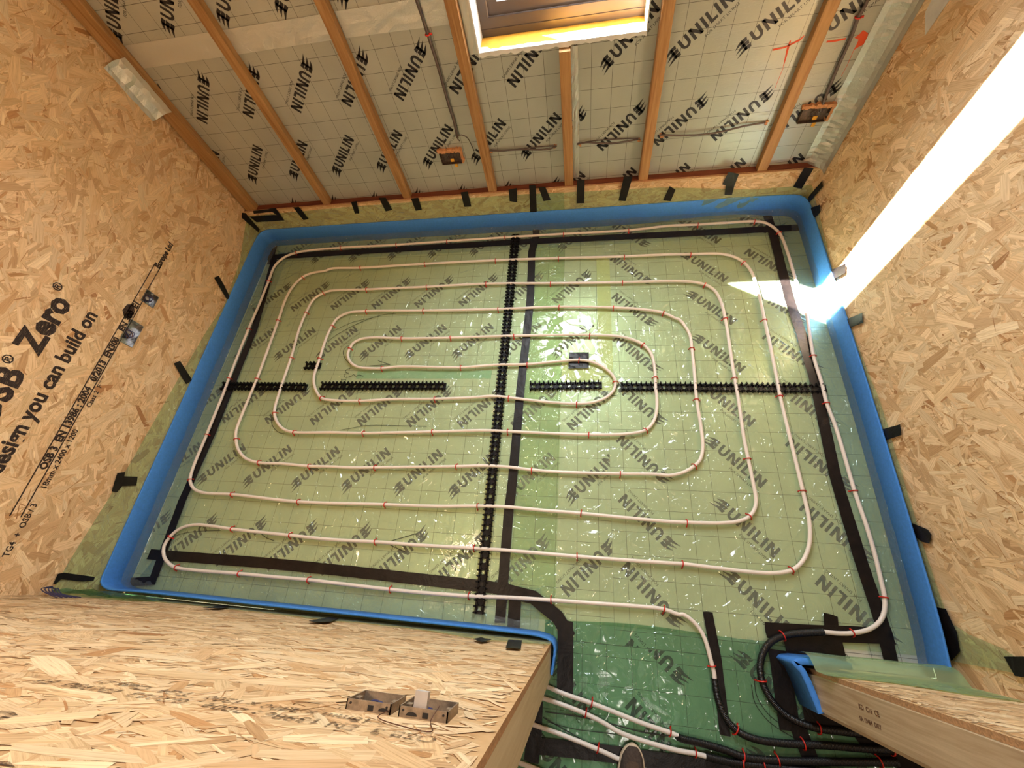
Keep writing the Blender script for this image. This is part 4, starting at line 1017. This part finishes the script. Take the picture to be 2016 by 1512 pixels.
ORD = ['first', 'second', 'third', 'fourth', 'fifth', 'sixth', 'seventh', 'eighth', 'ninth']
def staples(px, where, paths=None, me=SM, z=ZP):
    paths = paths or allp
    for k, (x, y) in enumerate(px):
        p = fl(x, y, z); best = None
        for pts, zc, r in paths:
            for i in range(1, len(pts) - 1):
                d = (pts[i].xy - p.xy).length_squared
                if best is None or d < best[0]: best = (d, pts[i], (pts[i + 1] - pts[i - 1]).normalized())
        o = bpy.data.objects.new('pipe_staple', me); COL.objects.link(o)
        q = best[1] + best[2] * (p - best[1]).dot(best[2]) * .9; rr = random.Random(int(x * 7 + y * 3)); 
        o.location = (q.x, q.y, z); o.rotation_euler = (0, 0, math.atan2(best[2].y, best[2].x) + rr.uniform(-.10, .10) + (PI if rr.random() < .3 else 0))
        tag(o, 'red staple, %s from left, %s' % (ORD[k], where) if len(px) > 1 else 'red plastic staple ' + where, 'staple', 'red staples holding the pipes')
staples(C4((1680, 137), (1932, 112)) + C5((375, 92), (663, 72), (992, 50), (1323, 30), (1692, 10)) + C3((167, 1273), (488, 1255)), 'on the pipe run beside the window wall')
staples(C4((1715, 276)) + C5((172, 222), (536, 200), (938, 180), (1294, 168), (1667, 158)) + C6((126, 147), (428, 193)), 'on the second pipe run from the window wall')
staples(C4((1834, 366)) + C5((206, 345), (548, 330), (884, 313), (1250, 310), (1657, 305)) + C6((207, 318)), 'on the third pipe run from the window wall')
staples(C4((1882, 552)) + C5((205, 468), (528, 465), (952, 457), (1298, 444), (1606, 448), (1890, 478)), 'on the fourth pipe run from the window wall')
staples(C5((118, 682), (405, 623), (682, 619), (1042, 608), (1472, 603), (1775, 658)), 'on the fifth pipe run from the window wall')
staples(C5((293, 793), (740, 787), (1117, 770), (1411, 745), (1618, 870)), 'on the pipe run ending in the innermost bend')
staples(C4((1822, 960)) + C5((167, 978), (592, 966), (1012, 958), (1398, 992)), 'on the pipe run just in front of the clip rails')
staples(C4((1667, 1155)) + C5((186, 1160), (578, 1152), (1006, 1150), (1466, 1168), (1790, 1142)), 'on the second pipe run in front of the clip rails')
staples(C4((1467, 1327), (1752, 1347)) + C5((252, 1355), (715, 1349), (1142, 1368), (1645, 1390)) + C6((148, 1345)), 'on the third pipe run in front of the clip rails')
staples(C4((1090, 1418), (1315, 1505)) + C7((1690, 0)) + C8((310, 18), (835, 27), (1422, 68)) + C9((105, 118), (460, 85)), 'on the fourth pipe run in front of the clip rails')
staples(C7((965, 200), (1315, 157), (1644, 193)) + C8((255, 230), (815, 266), (1400, 312), (1998, 351)) + C9((700, 390)), 'on the next to last pipe run')
staples(C7((1000, 374), (1355, 410), (1748, 445)) + C8((340, 500), (785, 537), (1252, 560), (1893, 612)) + C9((250, 935)), 'on the pipe run nearest the front wall')
staples(C4((1172, 1168), (1298, 850), (1409, 570), (1523, 297)), 'up the outermost pipe beside the printed wall')
staples(C4((1338, 1195), (1457, 852), (1577, 523)), 'up the second pipe from the printed wall')
staples(C4((1556, 1046), (1650, 733), (1735, 478)), 'up the third pipe from the printed wall')
staples(C4((1812, 738)), 'on the fourth pipe from the printed wall beside the rail offcut')
staples(C5((1843, 845)), 'on the innermost upright pipe toward the sunlit wall')
staples(C6((133, 680), (160, 970)), 'up the fourth pipe from the sunlit wall')
staples(C6((322, 512), (375, 848), (452, 1305)), 'up the third pipe from the sunlit wall')
staples(C6((545, 520), (633, 950), (762, 1487)), 'up the second pipe from the sunlit wall')
staples(C6((628, 25), (822, 722), (897, 990), (1055, 1487)) + C9((1218, 543), (1045, 747)), 'down the outermost pipe beside the sunlit wall')
staples(CD((840, 300), (1880, 690)), 'on the feed pipe nearest the deep green sheet')
staples(CD((760, 440)) + C9((155, 1430)), 'on the feed pipe passing above the shoe')
staples(CD((920, 910)), 'on the feed pipe behind the grey shoe')
staples(C9((538, 1020), (650, 762), (855, 1290)), 'on the black sleeve curling by the blue strip', slv, SM2, ZS)
staples(C9((385, 1297), (765, 1378), (1270, 1408)), 'on the black sleeve below the dull tape', slv, SM2, ZS)
staples(C9((425, 1450), (620, 1470), (1200, 1480)), 'on the middle black sleeve toward the shade', slv, SM2, ZS)
staples(C9((420, 1490), (540, 1503)), 'on the black sleeve nearest the shoe', slv, SM2, ZS)

# ------------------------------------------------------------------ metal boxes
def open_box(O, U, V, N, w, h, d, parent, mat=STEEL, t=.0018, name='box_body', knock=True, kmat=None):
    """box whose open mouth is at O..O+wU+hV and whose back is d behind along -N"""
    O, U, V, N = (Vector(q) for q in (O, U, V, N)); mb = MB(); c = O + U * w / 2 + V * h / 2
    mb.obox(c - N * (d - t / 2), U, V, N, w / 2, h / 2, t / 2)
    for s in (-1, 1):
        mb.obox(c + U * s * (w / 2 - t / 2) - N * d / 2, U, V, N, t / 2, h / 2, d / 2)
        mb.obox(c + V * s * (h / 2 - t / 2) - N * d / 2, U, V, N, w / 2, t / 2, d / 2)
    for s in (-1, 1): mb.obox(c + U * s * (w / 2 - .006) - N * .0035, U, V, N, .005, .006, .001)
    return local(mb, parent).build(name, mat, parent)
def wires(parent, c, U, V, N, r, seed, mat=WIRE, n=3, name='wire'):
    rnd = random.Random(seed); c, U, V, N = (Vector(q) for q in (c, U, V, N))
    for k in range(n):
        a0 = rnd.uniform(0, 6); pts = []
        for i in range(16):
            q = a0 + i * .45; rr = r * (.75 + .25 * math.sin(q * 1.7 + k))
            pts.append(c + U * rr * math.cos(q) + V * rr * .9 * math.sin(q) - N * (.012 + .004 * k + .003 * math.sin(q * 2)))
        mb = MB(); mb.tube(pts, .0021, 5); local(mb, parent).build(name, mat if k % 2 == 0 else BROWNW, parent)
def recessed(b, label, seed):
    c = Vector((XL, (b[0] + b[1]) / 2, (b[2] + b[3]) / 2)); r = empty('back_box', c); tag(r, label, 'electrical box', 'metal boxes let into the printed wall')
    w, h = b[1] - b[0], b[3] - b[2]; U, V, N = Vector((0, 1, 0)), Vector((0, 0, 1)), Vector((1, 0, 0))
    open_box((XL + .0025, b[0] + .0008, b[2] + .0008), U, V, N, w - .0016, h - .0016, .034, r)
    wires(r, c, U, V, N, min(w, h) * .36, seed, n=4)
    mb = MB(); mb.tube([c - N * .031 + U * w * .1, c - N * .020 + U * w * .1], .012, 12); local(mb, r).build('grommet', CLEAR, r)
recessed(LB1, 'square galvanised box sunk in the printed wall, nearer the window', 2)
recessed(LB2, 'wide galvanised box with blue wires sunk in the printed wall', 3)
def surface_box(x0, x1, label, seed, extra):
    z0, z1, d = 1.2625, 1.3245, .014; x0 += .0006; x1 -= .0006; r = empty('surface_box', ((x0 + x1) / 2, YF, (z0 + z1) / 2)); tag(r, label, 'electrical box', 'paired metal boxes on the front wall')
    U, V, N = Vector((-1, 0, 0)), Vector((0, 0, 1)), Vector((0, 1, 0))
    open_box((x1, YF + d, z0), U, V, N, x1 - x0, z1 - z0, .036, r, STEEL_D)
    kb = MB(); cz = z1 + .0004
    kb.obox(((x0 + x1) / 2 + .004, YF + .0055, cz), Vector((1, 0, 0)), Vector((0, 1, 0)), Vector((0, 0, 1)), .0045, .0035, .0004)
    for sx in (x0 + .007, x1 - .007): kb.tube([(sx, YF + .009, cz - .0003), (sx, YF + .009, cz + .0004)], .0018, 8)
    cx = (x0 + x1) / 2 - .018 if extra else (x0 + x1) / 2 + .026
    kb.add([(cx + .009 * math.cos(PI * k / 8), YF + .003 + .005 * math.sin(PI * k / 8), cz) for k in range(9)], [tuple(range(9))])
    local(kb, r).build('knockout', PRINT, r)
    c = Vector(((x0 + x1) / 2, YF + d, (z0 + z1) / 2)); wires(r, c, U, V, N, .022, seed)
    if extra:
        m = MB(); m.obox(((x0 * .6 + x1 * .4), YF + d + .004, z1 - .010), Vector((1, 0, .1)).normalized(), Vector((0, 1, 0)), Vector((-.1, 0, 1)).normalized(), .011, .016, .004)
        local(m, r).build('plastic_wrap', CLEAR, r)
        m = MB(); m.tube(spline([(x1 - .015, YF + .02, z1), (x1 - .02, YF + .006, z1 + .02), (x1 - .005, YF + .004, z1 + .06), (x0 + .03, YF + .004, z1 + .055), (x0 - .02, YF + .004, z1 + .03), (x0 - .015, YF + .006, z1)], .008), .0008, 5); local(m, r).build('loose_wire', BROWNW, r)
    return r
surface_box(-.368, -.292, 'empty dirty metal box of the pair, further from the doorway', 5, False)
surface_box(-.280, -.200, 'dirty metal box holding wires and clear wrap, nearer the doorway', 6, True)
# boxes in the back wall boards, set in torn yellow foam
def torn_box(cx, cz, w, h, label, seed):
    r = empty('back_box', (cx, YFO, cz)); tag(r, label, 'electrical box', 'dirty boxes in the foil boards'); rnd = random.Random(seed)
    U, V, N = Vector((1, 0, 0)), Vector((0, 0, 1)), Vector((0, -1, 0))
    open_box((cx - w / 2, YFO - .022, cz - h / 2), U, V, N, w, h, .0215, r, STEEL_K)
    m = MB(); n = 12; X_, Y_, Z_ = Vector((1, 0, 0)), Vector((0, 1, 0)), Vector((0, 0, 1))
    for i in range(n):     # ragged foam lip along the top
        x = cx - w / 2 - .006 + (w + .02) * (i + .5) / n
        m.obox((x, YFO - .012, cz + h / 2 + .008 + rnd.uniform(-.003, .003)), (X_ + Z_ * rnd.uniform(-.3, .3)).normalized(), Y_, (Z_ - X_ * rnd.uniform(-.3, .3)).normalized(), (w + .02) / n * .62, rnd.uniform(.008, .011), rnd.uniform(.007, .011))
    for i in range(6):     # and down the side
        z = cz - h / 2 + h * (i + .5) / 6; m.obox((cx + w / 2 + .007 + rnd.uniform(-.002, .003), YFO - .010, z), X_, Y_, Z_, rnd.uniform(.005, .009), .009, h / 12 * 1.2)
    local(m, r).build('torn_foam', simple('torn_foam', srgb(196, 138, 92), .85, 0, 60, .25, .6, 90), r)
    wires(r, (cx, YFO - .022, cz), U, V, N, h * .3, seed, CABLE, 3)
    m = MB(); m.obox((cx + .008, YFO - .020, cz - .012), U, N, V, .010, .002, .009); m.obox((cx + .02, YFO - .014, cz - h / 2 - .012), U, N, V, .008, .003, .012); local(m, r).build('foam_crumb', YFOAM, r)
torn_box(-.772, .548, .122, .074, 'dirty metal box in torn foam with drooping grey cables', 11)
torn_box(1.145, .598, .130, .072, 'dirty metal box in torn foam near the silver corner tape', 12)
# cables
def cable(pxs, Y, label, r=.0045, extra_pts=None, name='electrical_cable', mat=CABLE):
    pts = [Vector(bk(x, y, Y if not isinstance(Y, list) else Y[i])) for i, (x, y) in enumerate(pxs)]
    mb = MB(); mb.tube(spline(pts, .015), r, 8); return tag(mb.build(name, mat), label, 'cable', 'grey cables on the foil boards')
cable([(805, -60)] + C2((490, 0), (520, 90), (553, 195), (600, 340), (640, 480), (680, 620), (700, 680), (722, 780)), 2.243, 'thick grey cable dropping from above to the drooping cable box', .0075)
cable(C2((735, 800), (722, 785), (725, 770), (745, 765), (775, 778), (800, 820), (815, 855)), [2.225, 2.215, 2.205, 2.205, 2.21, 2.225, 2.245], 'loop of grey cable beside the fourth batten', .0028)
cable(C2((905, 852), (960, 855), (1030, 850), (1100, 848), (1200, 848), (1250, 842), (1285, 828)), [2.25, 2.242, 2.24, 2.24, 2.24, 2.242, 2.25], 'level grey cable between the drooping box and the central batten')
cable(C2((905, 858), (1000, 852), (1150, 836), (1230, 830), (1285, 826)), 2.249, 'second level cable tight against the foil by the central batten', .003)
cable(C2((1400, 818), (1450, 808), (1530, 812), (1600, 812), (1690, 800), (1755, 788)), [2.25, 2.24, 2.238, 2.238, 2.24, 2.25], 'drooping grey cable between the central batten and the next')
cable(C2((1400, 815), (1480, 800), (1600, 790), (1690, 786), (1755, 786)), 2.249, 'straight cable above the drooping one', .003)
cable([C2((1872, 765))[0]] + C3((0, 767), (80, 768), (200, 762), (320, 742), (430, 715), (545, 695)), [2.25, 2.242, 2.24, 2.238, 2.24, 2.243, 2.25], 'grey cable crossing the foil printing toward the orange strokes')
cable(C3((1140, -60), (1120, 20), (1080, 90), (1040, 200), (960, 380), (890, 550), (862, 630)), 2.243, 'thick grey cable dropping beside the silver corner tape', .0075)
for (x, y), lb in ((C2((553, 195))[0], 'red cable tie on the drop to the drooping cable box'), (C3((1075, 98))[0], 'red cable tie on the drop beside the corner tape')):
    p = bk(x, y, 2.243); mb = MB(); mb.tube([(math.cos(q) * .011, math.sin(q) * .011, 0) for q in [2 * PI * k / 12 for k in range(13)]], .003, 6); mb.obox((.014, 0, 0), Vector((1, 0, 0)), Vector((0, 1, 0)), Vector((0, 0, 1)), .007, .003, .004)
    o = mb.build('cable_tie', RED); o.location = p; tag(o, lb, 'cable tie', 'red ties on the wall cables')
# foam tufts where cables enter
for i, ((x, y), nm) in enumerate(zip(C2((910, 860), (1275, 825), (1415, 820), (1750, 790), (1880, 765)) + C3((555, 690)), ('by the fourth batten', 'before the central batten', 'past the central batten', 'before the window side batten', 'past the window side batten', 'before the last batten'))):
    p = bk(x, y, YFO); rnd = random.Random(i + 70); mb = MB()
    for k in range(5): mb.obox((rnd.uniform(-.008, .008), rnd.uniform(-.008, -.003), rnd.uniform(-.008, .008)), Vector((1, rnd.uniform(-.5, .5), 0)).normalized(), Vector((0, 1, 0)), Vector((0, 0, 1)), rnd.uniform(.003, .006), .003, rnd.uniform(.003, .006))
    o = mb.build('foam_tuft', bpy.data.materials['torn_foam']); o.location = p; tag(o, 'brown foam crumbs round the cable hole ' + nm, 'foam', 'foam crumbs at the cable holes')

# torn sheet corner and bundle at the front corner of the printed wall
mb = MB(); rnd = random.Random(33); vs = []
for i in range(8):
    for j in range(5):
        p = Vector((-2.325 + .055 * i, YF + .010 + .012 * math.sin(i * 1.3 + j) + .004 * j, .235 + .03 * j - .012 * i + rnd.uniform(-.006, .006))); vs.append(p)
mb.add(vs, [(i * 5 + j, (i + 1) * 5 + j, (i + 1) * 5 + j + 1, i * 5 + j + 1) for i in range(7) for j in range(4)], 0, True)
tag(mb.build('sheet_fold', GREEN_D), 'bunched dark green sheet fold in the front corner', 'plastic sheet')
mb = MB()
for k in range(6):
    mb.tube(spline([(-2.335 + .003 * k, YF + .02 + .003 * k, .33 + .006 * k), (-2.30, YF + .03, .35 + .012 * k), (-2.24, YF + .012 + .002 * k, .37 + .015 * k), (-2.14, YF + .006, .365 + .018 * k)], .02), .0022, 6)
tag(mb.build('wire_bundle', WIRE), 'purplish bundle of thin wires poking out at the front corner', 'cable')

# ------------------------------------------------------------------ shoe
def shoe():
    toe = fl(1243, 1463, 0.03); r = empty('shoe', (toe.x, toe.y - .15, .0095)); tag(r, 'grey suede shoe with scuffed pale rubber toe rim, standing on the dark green sheet', 'shoe')
    L = .285; ang = math.radians(-3)
    # outline half widths along the length from toe (s=0) to heel (s=1)
    def half(s): return interp([(0, .004), (.02, .018), (.06, .031), (.13, .042), (.25, .0485), (.38, .049), (.55, .041), (.7, .036), (.85, .036), (.95, .028), (1, .010)], s)
    def asym(s): return interp([(0, .006), (.2, .002), (.5, -.004), (1, 0)], s)
    ss = [0, .01, .025, .05, .09, .14, .2, .28, .36, .45, .55, .65, .75, .85, .92, .97, 1]
    def P(s, x, z): return Vector((asym(s) + x, -s * L, z))
    def loft(rows):
        m = MB(); n = len(rows[0]); vs = [q for rr in rows for q in rr]
        m.add(vs, [(i * n + k, i * n + (k + 1) % n, (i + 1) * n + (k + 1) % n, (i + 1) * n + k) for i in range(len(rows) - 1) for k in range(n)], 0, True)
        m.add(rows[0], [tuple(range(n))]); m.add(rows[-1], [tuple(range(n))[::-1]]); return m
    rows = []
    for s in ss:
        w = half(s); up = .004 * max(0, 1 - s / .15)
        rows.append([P(s, w * a, z + up * (z < .01)) for a, z in ((-.93, 0), (-1, .005), (-1, .022), (-.96, .026), (.96, .026), (1, .022), (1, .005), (.93, 0))])
    m = loft(rows)
    rot = Matrix.Rotation(ang, 4, 'Z'); off = Vector((toe.x, toe.y, .0095)) - Vector(r.location)
    def put(m, name, mat, lb=None):
        m.v = [tuple((rot @ Vector(v)) + off) for v in m.v]; o = m.build(name, mat, r)
        if lb: o['label'] = lb
        return o
    put(m, 'sole', simple('pale_rubber', srgb(205, 184, 156), .6, 0, 60, .12, .3, 90), 'scuffed pale rubber sole')
    rows = []
    for s in ss:
        if s < .025: continue
        t = s - .02; w = max(.006, half(s) - .0055); top = interp([(.02, .030), (.05, .040), (.1, .047), (.2, .056), (.35, .072), (.5, .088), (.7, .092), (.9, .090), (1, .080)], s)
        rows.append([P(min(s, .985), w * a, .024 + (top - .024) * b) for a, b in ((-1, 0), (-1.0, .25), (-.93, .55), (-.7, .85), (-.35, .98), (0, 1), (.35, .98), (.7, .85), (.93, .55), (1.0, .25), (1, 0))])
    m = loft(rows); put(m, 'upper', simple('grey_suede', srgb(74, 64, 58), .95, 0, 120, .25, .5, 400, .1))
    m = MB(); rows2 = []
    for s in (.155, .19, .25, .33, .42):
        top = interp([(.1, .047), (.2, .056), (.35, .072), (.5, .088)], s); w = interp([(.155, .012), (.19, .022), (.25, .026), (.42, .026)], s)
        rows2.append([P(s, a * w, top + .0035 - .004 * abs(a) ** 2) for a in (-1, -.5, 0, .5, 1)])
    m.add([q for rr in rows2 for q in rr], [(i * 5 + k, i * 5 + k + 1, (i + 1) * 5 + k + 1, (i + 1) * 5 + k) for i in range(4) for k in range(4)], 0, True)
    put(m, 'tongue', simple('brown_suede', srgb(84, 70, 60), .95, 0, 120, .2, .5, 400, .1))
    for k in range(4):
        s = .24 + .055 * k; top = interp([(.1, .047), (.2, .056), (.35, .072), (.5, .088)], s)
        m = MB(); m.tube(spline([P(s, -.024, top + .002), P(s + .01, 0, top + .009), P(s, .024, top + .002)], .008), .0025, 6); put(m, 'lace', simple('lace', srgb(150, 138, 122), .8))
shoe()
